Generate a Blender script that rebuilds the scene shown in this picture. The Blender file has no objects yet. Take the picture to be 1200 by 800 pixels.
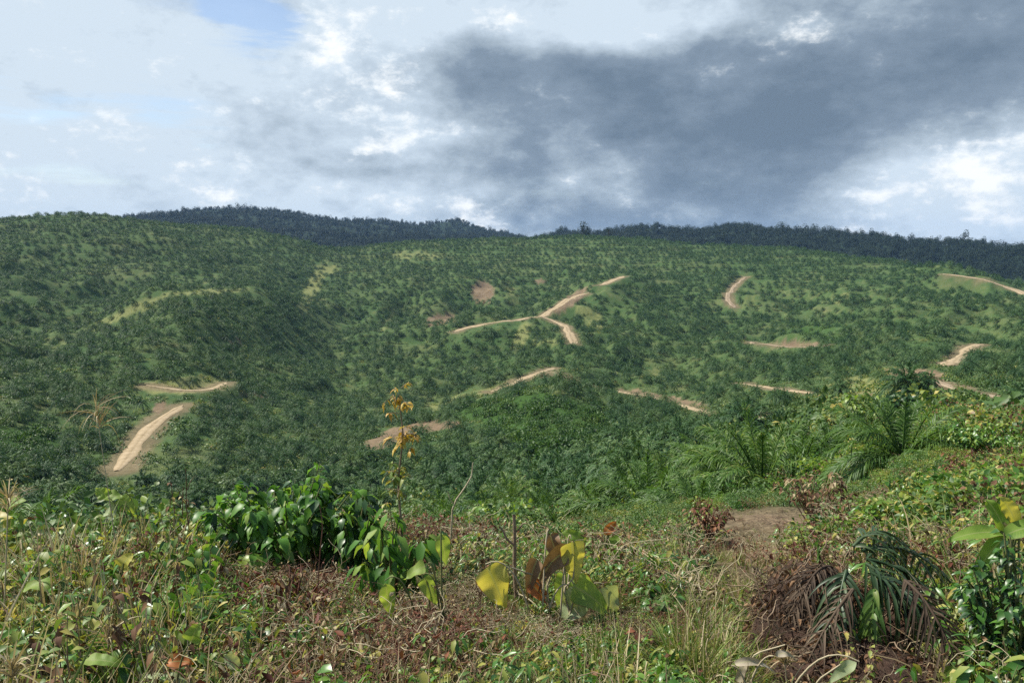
import bpy, bmesh, math, random
import numpy as np
random.seed(7)
rng = np.random.default_rng(11)
R = math.radians
sc = bpy.context.scene
COL = sc.collection

# ------------------------------------------------------------------ camera model (used to find WHERE on the land things stand)
F = 906.0
P = math.atan(110 / F)
cP, sP = math.cos(P), math.sin(P)

def az_tan(px, py):
    a = (np.asarray(px, float) - 600) / F
    b = -(np.asarray(py, float) - 400) / F
    y = cP + b * sP
    z = -sP + b * cP
    return np.arctan2(a, y), z / np.hypot(a, y)

def project(x, y, z):
    f = y * cP - z * sP
    u = y * sP + z * cP
    f = np.where(f > 0.05, f, 0.05)
    return 600 + F * x / f, 400 - F * u / f

# ------------------------------------------------------------------ noise
_perm = np.random.default_rng(3).permutation(256)
_perm = np.concatenate([_perm, _perm])
_gr = np.random.default_rng(4).normal(size=(256, 2))
_gr /= np.linalg.norm(_gr, axis=1)[:, None]

def perlin(x, y):
    xi = np.floor(x).astype(np.int64); yi = np.floor(y).astype(np.int64)
    xf = x - xi; yf = y - yi
    u = xf**3 * (xf * (xf * 6 - 15) + 10); v = yf**3 * (yf * (yf * 6 - 15) + 10)
    def g(ix, iy, fx, fy):
        h = _perm[_perm[ix & 255] + (iy & 255)]
        return _gr[h, 0] * fx + _gr[h, 1] * fy
    n00 = g(xi, yi, xf, yf); n10 = g(xi + 1, yi, xf - 1, yf)
    n01 = g(xi, yi + 1, xf, yf - 1); n11 = g(xi + 1, yi + 1, xf - 1, yf - 1)
    return ((n00 * (1 - u) + n10 * u) * (1 - v) + (n01 * (1 - u) + n11 * u) * v) * 1.5

def fbm(x, y, o=4):
    s = 0; a = 1.0; t = 0
    for i in range(o):
        s = s + a * perlin(x * 2**i + 17.3 * i, y * 2**i - 9.1 * i); t += a; a *= 0.5
    return s / t

def sstep(a, b, x):
    t = np.clip((x - a) / (b - a), 0, 1)
    return t * t * (3 - 2 * t)

# ------------------------------------------------------------------ the land: profiles of distance against height along bearings
NEAR = [(0.2, -1.62), (1.5, -1.78), (3, -2.08), (5.6, -2.65), (8, -3.25)]
Z = 'z'
PROF = {
 -500: NEAR + [(12, -4.6), (20, -8), (50, -20), (100, -32), ('p', 200, 520), ('p', 300, 480), ('p', 500, 420), ('p', 800, 340), ('p', 1200, 265), ('p', 1500, 290), ('p', 3500, 262), ('p', 5000, 300)],
 -150: NEAR + [(12, -4.8), (20, -8.5), (50, -21), (100, -36), ('p', 200, 535), ('p', 300, 492), ('p', 500, 420), ('p', 800, 355), ('p', 1250, 262), ('p', 1500, 285), ('p', 3500, 275), ('p', 5000, 305)],
 0: NEAR + [(12, -4.9), (20, -9), (50, -22), (100, -40), ('p', 180, 575), ('p', 260, 540), ('p', 320, 503), ('p', 400, 462), ('p', 500, 425), ('p', 700, 382), ('p', 1000, 312), ('p', 1300, 258), ('p', 1600, 282), ('p', 3500, 285), ('p', 5000, 310)],
 100: NEAR + [(12, -5), (20, -9.4), (50, -23), (100, -42), ('p', 180, 610), ('p', 260, 562), ('p', 300, 532), ('p', 350, 492), ('p', 420, 452), ('p', 500, 418), ('p', 620, 388), ('p', 720, 384), ('p', 1000, 316), ('p', 1260, 254), ('p', 1600, 285), ('p', 3500, 268), ('p', 5000, 305)],
 200: NEAR + [(12, -5), (20, -9.4), (50, -23), (100, -42), ('p', 180, 620), ('p', 250, 570), ('p', 300, 516), ('p', 370, 470), ('p', 450, 438), ('p', 520, 408), ('p', 620, 370), ('p', 720, 346), ('p', 830, 348), ('p', 1000, 312), ('p', 1300, 265), ('p', 1700, 290), ('p', 3500, 253), ('p', 5000, 300)],
 300: NEAR + [(12, -5), (20, -9.4), (50, -23), (100, -40), ('p', 180, 605), ('p', 250, 558), ('p', 330, 512), ('p', 430, 474), ('p', 520, 444), ('p', 620, 408), ('p', 720, 370), ('p', 840, 338), ('p', 950, 337), ('p', 1200, 292), ('p', 1380, 271), ('p', 1700, 295), ('p', 3500, 252), ('p', 5000, 300)],
 400: NEAR + [(12, -5), (20, -9), (50, -21), (100, -37), ('p', 160, 590), ('p', 250, 545), ('p', 350, 510), ('p', 450, 482), ('p', 600, 445), ('p', 700, 425), ('p', 900, 375), ('p', 1100, 332), ('p', 1380, 293), ('p', 1700, 310), ('p', 3500, 263), ('p', 5000, 305)],
 500: NEAR + [(12, -4.9), (20, -8.6), (50, -20), ('p', 110, 600), ('p', 190, 566), ('p', 260, 535), ('p', 330, 497), ('p', 350, 489), ('p', 400, 494), ('p', 460, 474), ('p', 560, 442), ('p', 660, 411), ('p', 770, 387), ('p', 860, 384), ('p', 1000, 345), ('p', 1200, 312), ('p', 1420, 285), ('p', 1800, 302), ('p', 3800, 266), ('p', 5200, 305)],
 600: NEAR + [(12, -4.8), (20, -8), ('p', 50, 625), ('p', 100, 590), ('p', 150, 566), ('p', 220, 531), ('p', 290, 490), ('p', 340, 465), ('p', 400, 468), ('p', 480, 447), ('p', 560, 425), ('p', 680, 396), ('p', 790, 373), ('p', 900, 371), ('p', 1050, 337), ('p', 1250, 303), ('p', 1450, 281), ('p', 1800, 300), ('p', 3800, 274), ('p', 5200, 310)],
 660: NEAR + [(12, -4.8), (20, -7.6), ('p', 50, 610), ('p', 90, 585), ('p', 140, 560), ('p', 220, 520), ('p', 300, 472), ('p', 345, 451), ('p', 400, 456), ('p', 500, 440), ('p', 600, 419), ('p', 720, 390), ('p', 830, 357), ('p', 930, 352), ('p', 1100, 323), ('p', 1250, 300), ('p', 1450, 279), ('p', 1800, 298), ('p', 2700, 276), ('p', 4000, 310)],
 720: NEAR + [(12, -4.7), (20, -7.2), ('p', 40, 605), ('p', 80, 575), ('p', 130, 550), ('p', 220, 520), ('p', 300, 487), ('p', 360, 464), ('p', 430, 459), ('p', 520, 438), ('p', 640, 410), ('p', 780, 378), ('p', 960, 331), ('p', 1060, 326), ('p', 1250, 298), ('p', 1450, 280), ('p', 1800, 298), ('p', 2600, 274), ('p', 3800, 310)],
 800: NEAR + [(11, -4.2), (20, -6.8), ('p', 36, 592), ('p', 60, 566), ('p', 100, 545), ('p', 170, 522), ('p', 250, 503), ('p', 330, 484), ('p', 400, 466), ('p', 500, 443), ('p', 650, 408), ('p', 800, 376), ('p', 1000, 337), ('p', 1250, 302), ('p', 1430, 287), ('p', 1800, 303), ('p', 2600, 272), ('p', 3800, 310)],
 900: NEAR + [(11, -4.05), (16, -5.3), ('p', 30, 582), ('p', 45, 560), ('p', 75, 535), ('p', 130, 515), ('p', 220, 495), ('p', 300, 475), ('p', 360, 459), ('p', 450, 442), ('p', 600, 415), ('p', 750, 390), ('p', 900, 362), ('p', 1100, 324), ('p', 1370, 292), ('p', 1700, 312), ('p', 2500, 272), ('p', 3700, 312)],
 1000: NEAR + [(11, -3.9), (15, -4.9), ('p', 26, 566), ('p', 40, 538), ('p', 70, 508), ('p', 120, 488), ('p', 180, 472), ('p', 235, 459), ('p', 300, 462), ('p', 400, 441), ('p', 600, 408), ('p', 800, 375), ('p', 1000, 341), ('p', 1250, 302), ('p', 1600, 325), ('p', 2400, 281), ('p', 3500, 320)],
 1100: NEAR[:-1] + [(8, -3.1), (11, -3.7), (15, -4.5), ('p', 24, 535), ('p', 36, 518), ('p', 55, 500), ('p', 90, 489), ('p', 160, 470), ('p', 230, 452), ('p', 270, 445), ('p', 340, 434), ('p', 450, 415), ('p', 650, 387), ('p', 850, 354), ('p', 1080, 319), ('p', 1500, 345), ('p', 2300, 290), ('p', 3400, 328)],
 1200: NEAR[:-2] + [(6, -2.5), (10, -3.1), (15, -4.0), (22, -5.15), ('p', 40, 506), ('p', 70, 496), ('p', 140, 488), ('p', 230, 470), ('p', 330, 442), ('p', 450, 421), ('p', 650, 392), ('p', 850, 360), ('p', 1020, 338), ('p', 1400, 362), ('p', 2200, 297), ('p', 3300, 335)],
 1400: NEAR[:-2] + [(6, -2.4), (10, -2.8), (15, -3.5), (22, -4.6), ('p', 40, 506), ('p', 70, 496), ('p', 140, 488), ('p', 230, 465), ('p', 330, 442), ('p', 450, 425), ('p', 650, 397), ('p', 850, 370), ('p', 1020, 350), ('p', 1400, 370), ('p', 2200, 305), ('p', 3300, 340)],
 1800: NEAR[:-2] + [(6, -2.4), (10, -2.7), (15, -3.4), (22, -4.6), ('p', 40, 506), ('p', 70, 496), ('p', 140, 488), ('p', 230, 465), ('p', 330, 442), ('p', 450, 425), ('p', 650, 397), ('p', 850, 370), ('p', 1020, 355), ('p', 1400, 375), ('p', 2200, 310), ('p', 3300, 340)],
}
DMAX = 6500.0

def pchip(xk, yk, x):
    xk = np.asarray(xk, float); yk = np.asarray(yk, float)
    h = np.diff(xk); dl = np.diff(yk) / h
    m = np.zeros_like(yk); m[0] = dl[0]; m[-1] = dl[-1]
    for i in range(1, len(xk) - 1):
        if dl[i - 1] * dl[i] > 0:
            w1 = 2 * h[i] + h[i - 1]; w2 = h[i] + 2 * h[i - 1]
            m[i] = (w1 + w2) / (w1 / dl[i - 1] + w2 / dl[i])
    i = np.clip(np.searchsorted(xk, x) - 1, 0, len(h) - 1)
    t = (x - xk[i]) / h[i]
    return (2*t**3 - 3*t**2 + 1) * yk[i] + (t**3 - 2*t**2 + t) * h[i] * m[i] + (-2*t**3 + 3*t**2) * yk[i+1] + (t**3 - t**2) * h[i] * m[i+1]

# distance rings and bearings of the land mesh
_r = [0.25]
while _r[-1] < DMAX:
    d = _r[-1]
    _r.append(d * (1.03 if d < 3 else 1.016 if d < 40 else 1.012 if d < 150 else 1.0085 if d < 1500 else 1.02))
RD = np.array(_r); LRD = np.log(RD)
AZ = np.concatenate([np.linspace(-180, -62, 60)[:-1], np.linspace(-62, -36, 120)[:-1], np.linspace(-36, 36, 860), np.linspace(36, 62, 120)[1:], np.linspace(62, 180, 60)[1:]]) * math.pi / 180
NA, NR = len(AZ), len(RD)

cols = sorted(PROF)
col_az = np.array([float(az_tan(c, 400)[0]) for c in cols])
T = np.zeros((len(cols), NR))
for k, c in enumerate(cols):
    ds, fs = [], []
    for kn in PROF[c]:
        if kn[0] == 'p':
            _, t = az_tan(c, kn[2]); d = kn[1]; z = d * float(t)
        else:
            d, z = kn
        ds.append(math.log(d)); fs.append(z / (d + 3))
    ds.append(math.log(DMAX * 1.1)); fs.append(fs[-1])
    T[k] = pchip(ds, fs, LRD)
FG = np.zeros((NA, NR))
azc = np.clip(AZ, col_az[0], col_az[-1])
for j in range(NR):
    FG[:, j] = pchip(col_az, T[:, j], azc)
# soften the profile crests a little along distance
for _ in range(3):
    FG[:, 1:-1] = 0.25 * FG[:, :-2] + 0.5 * FG[:, 1:-1] + 0.25 * FG[:, 2:]
ZG = FG * (RD[None, :] + 3)
XG = np.sin(AZ)[:, None] * RD[None, :]
YG = np.cos(AZ)[:, None] * RD[None, :]
D2 = np.broadcast_to(RD[None, :], ZG.shape)
far_w = sstep(90, 420, D2)
def gully(x, y, w):
    n = fbm(x / w, y / w, 3)
    return 1 - 2 * np.abs(n)          # ridged: spurs between gullies
mid = sstep(260, 640, D2) * (1 - .72 * sstep(950, 1250, D2))
mid = mid * (1 - .75 * np.exp(-((AZ[:, None] - float(az_tan(315, 370)[0])) / .10) ** 2 - ((D2 - 820) / 260) ** 2))
wx, wy = XG + 40 * fbm(XG / 150., YG / 150., 2), YG + 40 * fbm(XG / 150. + 9, YG / 150., 2)
ZG = ZG + mid * (24.0 * (gully(wx + 300, wy * .62, 205.) - 0.60) + 9.0 * (gully(wx, wy, 82.) - .6) + 5.0 * fbm(XG / 60., YG / 60., 2)) + far_w * 1.1 * fbm(XG / 22., YG / 22., 2)
for px_, d_, h_, w_ in [(290, 3500, 14, 190), (372, 3500, 14, 170), (541, 3800, 30, 120), (455, 3700, 12, 160), (610, 3300, -22, 160)]:
    a_ = float(az_tan(px_, 285)[0]); ZG = ZG + h_ * np.exp(-((XG - math.sin(a_) * d_) ** 2 + ((YG - math.cos(a_) * d_) * .35) ** 2) / w_ ** 2)
vf = sstep(1700, 2600, D2)
ZG = ZG - vf * np.where(XG > 300, 3, 6)
ZG = ZG + vf * (34 * (gully(XG, YG, 520.) - 0.6) + 12 * fbm(XG / 260., YG / 260., 3))
nw = 1 - sstep(40, 120, D2)
ZG = ZG + nw * sstep(1.5, 5, D2) * (0.22 * fbm(XG / 3.2, YG / 3.2, 3) + 0.10 * perlin(XG / 0.9, YG / 0.9))
ZG = ZG + sstep(25, 60, D2) * (1 - sstep(150, 320, D2)) * 1.3 * fbm(XG / 17., YG / 17., 3)

def _loc(az, d):
    i = np.interp(az, AZ, np.arange(NA)); j = np.interp(np.log(np.maximum(d, RD[0])), LRD, np.arange(NR))
    i0 = np.clip(i.astype(int), 0, NA - 2); j0 = np.clip(j.astype(int), 0, NR - 2)
    return i0, j0, i - i0, j - j0

def samp(G, az, d):
    i, j, a, b = _loc(np.asarray(az, float), np.asarray(d, float))
    return (G[i, j] * (1 - a) + G[i+1, j] * a) * (1 - b) + (G[i, j+1] * (1 - a) + G[i+1, j+1] * a) * b

def height(x, y):
    return samp(ZG, np.arctan2(x, y), np.hypot(x, y))

def ground_at(px, py, dmin=2.0, dmax=6000):
    """the point of the land seen at a place in the photo"""
    az, t = az_tan(px, py)
    m = (RD > dmin) & (RD < dmax)
    d = RD[m]
    z = samp(ZG, np.full(len(d), float(az)), d)
    ok = z >= d * float(t)
    k = int(np.argmax(ok)) if ok.any() else int(np.argmax(z / d))
    dd = d[k]
    return math.sin(az) * dd, math.cos(az) * dd, float(z[k])

def at(px, d):
    """the point of the land at distance d on the bearing of column px"""
    py = 560
    for _ in range(4):
        az, _t = az_tan(px, py)
        x, y = math.sin(az) * d, math.cos(az) * d
        z = float(height(np.array([x]), np.array([y]))[0])
        py = float(project(np.array([x]), np.array([y]), np.array([z]))[1][0])
        py = min(max(py, 200), 900)
    return x, y, z

def stand(px, py_top, d):
    """where a plant at distance d stands and how tall it is to reach py_top"""
    x, y, z = at(px, d)
    _, t = az_tan(px, py_top)
    return (x, y, z), float(d * t - z)

# ------------------------------------------------------------------ roads: found on the land, smoothed, then the land is graded under them
ROADS = [
 ('dirt_road', [(138, 552), (148, 538), (160, 521), (172, 506), (184, 494), (198, 484), (215, 475)], 6.0, (250, 420), 1),
 ('dirt_road', [(172, 454), (200, 456), (225, 459), (246, 457), (264, 449)], 4.5, (330, 560), 1),
 ('dirt_road', [(532, 389), (565, 381), (600, 376), (632, 371), (655, 360), (672, 348), (690, 344)], 9.0, (600, 1000), 1),
 ('dirt_road', [(702, 337), (715, 330), (730, 325)], 9.0, (800, 1200), 1),
 ('dirt_road', [(634, 373), (650, 377), (663, 383), (667, 390), (668, 396), (673, 404), (672, 412)], 8.5, (500, 900), 1),
 ('dirt_road', [(575, 459), (600, 450), (620, 442), (640, 434), (648, 432)], 6.0, (390, 700), 1),
 ('dirt_road', [(648, 432), (660, 442), (680, 448), (697, 453), (730, 460), (770, 467), (810, 478), (842, 488)], 6.0, (300, 620), 1),
 ('dirt_road', [(892, 487), (902, 488), (914, 490)], 6.0, (200, 400), 1),
 ('dirt_road', [(872, 450), (900, 454), (930, 458), (954, 461)], 6.0, (300, 500), 1),
 ('dirt_track', [(1060, 441), (1085, 443), (1105, 450), (1130, 457), (1170, 466), (1215, 476)], 4.0, (180, 420), 0),
 ('dirt_road', [(1108, 428), (1120, 421), (1135, 409), (1152, 400)], 7.0, (280, 800), 1),
 ('dirt_road', [(861, 362), (853, 353), (853, 345), (859, 336), (874, 326)], 6.5, (700, 1250), 0),
 ('dirt_road', [(1105, 322), (1130, 325), (1150, 330), (1188, 340), (1230, 352)], 10.0, (800, 1300), 1),
 ('dirt_track', [(880, 401), (905, 407), (945, 407), (972, 404)], 4.5, (500, 900), 0),
]
def smooth1(a, n):
    a = a.copy()
    for _ in range(n):
        a[1:-1] = 0.25 * a[:-2] + 0.5 * a[1:-1] + 0.25 * a[2:]
    return a
road_lines = []
for nm, pts, w, (dmn, dmx), bright in ROADS:
    pts = np.array(pts, float)
    L = np.concatenate([[0], np.cumsum(np.hypot(*np.diff(pts, axis=0).T))])
    s = np.linspace(0, L[-1], max(12, int(L[-1] / 2.5)))
    qx = pchip(L, pts[:, 0], s); qy = pchip(L, pts[:, 1], s)
    g = np.array([ground_at(a, b, dmn, dmx) for a, b in zip(qx, qy)])
    dd = np.hypot(g[:, 0], g[:, 1])
    # keep the line together where the sight line grazes a spur
    med = np.array([np.median(dd[max(0, i-4):i+5]) for i in range(len(dd))])
    dd = smooth1(np.where(np.abs(dd / med - 1) > 0.05, med, dd), 6)
    az = np.array([float(az_tan(a, b)[0]) for a, b in zip(qx, qy)])
    x, y = np.sin(az) * dd, np.cos(az) * dd
    # even spacing in metres
    Lm = np.concatenate([[0], np.cumsum(np.hypot(np.diff(x), np.diff(y)))])
    n = max(10, int(Lm[-1] / 3.0)); sm = np.linspace(0, Lm[-1], n)
    x = smooth1(np.interp(sm, Lm, x), 8); y = smooth1(np.interp(sm, Lm, y), 8)
    z = smooth1(height(x, y), 14)
    road_lines.append((nm, np.stack([x, y, z], 1), w, bright))

def near_lines(x, y, lines, reach):
    """distance to the nearest line and the height of that line"""
    best = np.full(x.shape, 1e9); hz = np.zeros(x.shape)
    for ln in lines:
        a = ln
        lo = a[:, :2].min(0) - reach; hi = a[:, :2].max(0) + reach
        m = np.where((x > lo[0]) & (x < hi[0]) & (y > lo[1]) & (y < hi[1]))[0]
        for c in range(0, len(m), 20000):
            k = m[c:c + 20000]
            d = np.hypot(x[k, None] - a[None, :, 0], y[k, None] - a[None, :, 1])
            q = d.argmin(1); dm = d[np.arange(len(k)), q]
            b = dm < best[k]
            best[k[b]] = dm[b]; hz[k[b]] = a[q[b], 2]
    return best, hz

xf, yf = XG.ravel(), YG.ravel()
RLINES = [l[1] for l in road_lines]
rd, rz = near_lines(xf, yf, RLINES, 30)
zf = ZG.ravel().copy()
w = np.where(rd < 25, 1 - sstep(5.5, 15, rd), 0)
zf = zf * (1 - w) + (rz - 0.25) * w
ZG = zf.reshape(ZG.shape)
RDIST = rd.reshape(ZG.shape)

# ------------------------------------------------------------------ what grows or lies bare where
def ell(px, py, cx, cy, rx, ry, ang=0.0):
    c, s = math.cos(R(ang)), math.sin(R(ang))
    u = ((px - cx) * c + (py - cy) * s) / rx; v = (-(px - cx) * s + (py - cy) * c) / ry
    return np.exp(-(u * u + v * v) ** 1.5)
EARTH = [(566, 342, 15, 14, 15, 700, 1500, 1.0), (515, 375, 22, 7, -8, 600, 1000, .9), (668, 353, 28, 7, -35, 600, 1000, .9),
         (470, 508, 50, 9, -17, 250, 460, 1.0), (520, 498, 22, 6, -10, 250, 460, .9), (440, 522, 22, 7, 0, 250, 460, .7),
         (1078, 441, 32, 9, 0, 150, 420, 1.2), (1050, 436, 26, 6, 0, 150, 420, .8), (1100, 455, 26, 8, 20, 150, 420, .8), (275, 402, 16, 8, 0, 400, 900, .6), (187, 478, 12, 8, -50, 200, 500, .8), (640, 440, 14, 5, 0, 350, 700, .7), (780, 466, 60, 5, 10, 300, 620, .7), (300, 462, 22, 5, 0, 300, 700, .6), (935, 403, 40, 5, 0, 500, 900, .7),
         (632, 330, 12, 4, 0, 700, 1400, .5), (870, 400, 14, 5, 0, 500, 900, .4), (410, 540, 30, 8, 0, 150, 420, .5), (1000, 462, 40, 10, 0, 150, 330, .5)]
GRASS = [(215, 452, 55, 11, -4, 330, 620, 1.0), (150, 366, 60, 6, -24, 500, 850, .9), (240, 342, 60, 4, -3, 500, 900, .8),
         (366, 338, 10, 40, 28, 700, 1300, .9), (385, 316, 16, 6, -10, 700, 1400, .8), (610, 395, 9, 22, 25, 500, 900, .9), (640, 400, 25, 6, 0, 500, 900, .6), (690, 370, 30, 14, 40, 500, 1000, .6),
         (455, 375, 20, 5, -60, 700, 1100, .6), (600, 345, 12, 22, 0, 700, 1200, .5), (340, 430, 60, 16, 0, 330, 900, .35), (760, 440, 50, 10, 0, 300, 700, .5), (960, 350, 160, 30, 0, 600, 1400, .35),
         (1010, 455, 50, 22, 0, 120, 420, .9), (1120, 480, 80, 14, 0, 60, 300, .8), (700, 300, 120, 6, 0, 900, 1700, .3), (490, 300, 50, 8, 0, 900, 1700, .6), (60, 400, 50, 10, 0, 400, 900, .4), (530, 470, 60, 8, -15, 250, 520, .7)]
VINE = [(640, 500, 85, 42, 8, 180, 420, 1.0), (560, 480, 50, 14, -20, 250, 420, .6), (30, 520, 60, 30, 0, 100, 400, .7), (520, 330, 60, 40, 0, 700, 1200, .3), (960, 390, 60, 18, 0, 450, 900, .5)]
def maskof(L, px, py, d):
    m = np.zeros(px.shape)
    for cx, cy, rx, ry, an, d0, d1, wt in L:
        k = (d > d0) & (d < d1)
        m = np.maximum(m, np.where(k, wt * ell(px, py, cx, cy, rx, ry, an), 0))
    return m
def fields(x, y, z):
    d = np.hypot(x, y); px, py = project(x, y, z)
    n = fbm(x / 16., y / 16., 3)
    n2 = fbm(x / 5., y / 5., 2)
    br = np.where(d > 60, 0.8 * n + 0.7 * n2, 0)
    return sstep(.34, .62, maskof(EARTH, px, py, d) + br * .45), sstep(.30, .75, maskof(GRASS, px, py, d) + br * .5), sstep(.35, .6, maskof(VINE, px, py, d) + br * .3)
zf = ZG.ravel()
e_m, g_m, v_m = fields(xf, yf, zf)
front = (yf > 0)
e_m = np.where(front, np.maximum(e_m, np.where(rd < 12, 0.75 * (1 - sstep(4.5, 9.5, rd + 2.5 * fbm(xf / 9., yf / 9., 2))), 0)), 0)
zn = ZG.copy()

# ------------------------------------------------------------------ node helpers
def new_mat(name):
    m = bpy.data.materials.new(name); m.use_nodes = True
    nt = m.node_tree; nt.nodes.clear()
    return m, nt
def nd(nt, typ, **kw):
    n = nt.nodes.new(typ)
    for k, v in kw.items(): setattr(n, k, v)
    return n
def ramp(nt, fac, stops, interp='LINEAR'):
    r = nd(nt, 'ShaderNodeValToRGB'); r.color_ramp.interpolation = interp
    el = r.color_ramp.elements
    while len(el) < len(stops): el.new(0.5)
    for e, (p, c) in zip(el, stops):
        e.position = p; e.color = (*c, 1)
    nt.links.new(fac, r.inputs[0])
    return r.outputs[0]
def mth(nt, op, a, b=None, c=None):
    n = nd(nt, 'ShaderNodeMath', operation=op)
    for i, v in enumerate((a, b, c)):
        if v is None: continue
        if isinstance(v, (int, float)): n.inputs[i].default_value = v
        else: nt.links.new(v, n.inputs[i])
    return n.outputs[0]
def mixc(nt, fac, a, b, blend='MIX'):
    n = nd(nt, 'ShaderNodeMix', data_type='RGBA', blend_type=blend)
    for s, v in ((0, fac), (6, a), (7, b)):
        if isinstance(v, (int, float)): n.inputs[s].default_value = v
        elif isinstance(v, tuple): n.inputs[s].default_value = (*v, 1)
        else: nt.links.new(v, n.inputs[s])
    return n.outputs[2]
def noise(nt, vec, scale, detail=4, rough=0.55):
    n = nd(nt, 'ShaderNodeTexNoise'); n.inputs['Scale'].default_value = scale
    n.inputs['Detail'].default_value = detail; n.inputs['Roughness'].default_value = rough
    if vec is not None: nt.links.new(vec, n.inputs['Vector'])
    return n.outputs[0]

def leaf_mat(name, stops, rough=0.45, trans=0.3, spec=0.5, obj_var=0.25, tint=(1.25, 1.2, 0.7)):
    """leaf blades: every blade and every plant a little different, light shining through"""
    m, nt = new_mat(name)
    geo = nd(nt, 'ShaderNodeNewGeometry'); oi = nd(nt, 'ShaderNodeObjectInfo')
    tc = nd(nt, 'ShaderNodeTexCoord')
    f = mth(nt, 'ADD', mth(nt, 'MULTIPLY', geo.outputs['Random Per Island'], 1 - obj_var), mth(nt, 'MULTIPLY', oi.outputs['Random'], obj_var))
    nz = noise(nt, tc.outputs['Object'], 9.0, 3)
    f = mth(nt, 'ADD', f, mth(nt, 'MULTIPLY', mth(nt, 'SUBTRACT', nz, 0.5), 0.35))
    c = ramp(nt, f, stops)
    pr = nd(nt, 'ShaderNodeBsdfPrincipled')
    nt.links.new(c, pr.inputs['Base Color'])
    pr.inputs['Roughness'].default_value = rough
    pr.inputs['Specular IOR Level'].default_value = spec
    out = nd(nt, 'ShaderNodeOutputMaterial')
    if trans > 0:
        tr = nd(nt, 'ShaderNodeBsdfTranslucent')
        nt.links.new(mixc(nt, 1.0, c, tint, 'MULTIPLY'), tr.inputs['Color'])
        mx = nd(nt, 'ShaderNodeMixShader'); mx.inputs[0].default_value = trans
        nt.links.new(pr.outputs[0], mx.inputs[1]); nt.links.new(tr.outputs[0], mx.inputs[2])
        nt.links.new(mx.outputs[0], out.inputs[0])
    else:
        nt.links.new(pr.outputs[0], out.inputs[0])
    return m

M = {}
M['palm'] = leaf_mat('palm_frond', [(0, (.022, .062, .022)), (.5, (.050, .112, .036)), (.9, (.105, .175, .055)), (1, (.12, .13, .055))], .5, .25, .22, .6)
M['palm_near'] = leaf_mat('palm_frond_near', [(0, (.036, .088, .02)), (.5, (.080, .165, .035)), (.88, (.15, .245, .05)), (1, (.28, .26, .10))], .45, .4, .35, .35)
M['palm_dark'] = leaf_mat('palm_frond_dark', [(0, (.022, .046, .018)), (.5, (.038, .075, .028)), (.85, (.07, .10, .035)), (1, (.14, .11, .05))], .45, .2, .4)
M['green'] = leaf_mat('green_leaf', [(0, (.028, .085, .014)), (.5, (.06, .16, .024)), (.85, (.11, .24, .036)), (1, (.26, .28, .05))], .36, .32, .5)
M['deep'] = leaf_mat('deep_green_leaf', [(0, (.018, .05, .014)), (.6, (.03, .085, .02)), (1, (.06, .13, .03))], .4, .22, .5)
M['shrub'] = leaf_mat('broad_shrub_leaf', [(0, (.04, .12, .018)), (.5, (.085, .215, .03)), (.9, (.15, .30, .045)), (1, (.28, .32, .06))], .42, .42, .35, .2)
M['lime'] = leaf_mat('lime_leaf', [(0, (.08, .18, .025)), (.5, (.16, .28, .04)), (.85, (.27, .34, .06)), (1, (.44, .38, .08))], .42, .38, .5)
M['mixed'] = leaf_mat('yellowing_leaf', [(0, (.07, .14, .025)), (.35, (.14, .21, .04)), (.62, (.27, .29, .06)), (.82, (.42, .36, .09)), (.92, (.24, .14, .06)), (1, (.46, .40, .26))], .5, .32, .4)
M['yellow'] = leaf_mat('yellow_leaf', [(0, (.30, .30, .04)), (.5, (.46, .40, .05)), (1, (.52, .33, .06))], .45, .4, .4)
M['orange'] = leaf_mat('orange_leaf', [(0, (.44, .34, .05)), (.5, (.48, .28, .05)), (.8, (.30, .30, .06)), (1, (.20, .11, .04))], .5, .35, .4)
M['brown'] = leaf_mat('dry_brown_leaf', [(0, (.055, .028, .018)), (.5, (.12, .065, .035)), (.8, (.20, .115, .06)), (1, (.30, .20, .11))], .75, .12, .2)
M['rust'] = leaf_mat('rust_leaf', [(0, (.06, .018, .012)), (.5, (.13, .042, .024)), (.85, (.22, .085, .035)), (1, (.30, .18, .07))], .65, .18, .3)
M['straw'] = leaf_mat('straw_blade', [(0, (.20, .15, .08)), (.5, (.36, .29, .16)), (1, (.52, .45, .30))], .7, .25, .25)
M['grass'] = leaf_mat('grass_blade', [(0, (.08, .14, .025)), (.5, (.18, .23, .05)), (.85, (.32, .32, .10)), (1, (.46, .40, .20))], .5, .32, .35)
M['bush'] = leaf_mat('bush_leaf', [(0, (.035, .08, .02)), (.5, (.07, .135, .03)), (.9, (.12, .18, .045)), (1, (.16, .17, .05))], .5, .25, .35, .6)
M['vine'] = leaf_mat('vine_leaf', [(0, (.022, .058, .012)), (.4, (.036, .09, .016)), (.7, (.06, .13, .022)), (1, (.11, .17, .032))], .5, .28, .25, .75)
M['forest'] = leaf_mat('forest_leaf', [(0, (.012, .026, .014)), (.6, (.020, .04, .018)), (1, (.035, .055, .022))], .6, .1, .2, .5)  # dark forest green, with the far ridge's cloud shadow put into the colour
M['forest_pale'] = leaf_mat('pale_tree_leaf', [(0, (.06, .10, .03)), (1, (.12, .16, .05))], .6, .15, .2, .5)

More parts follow.
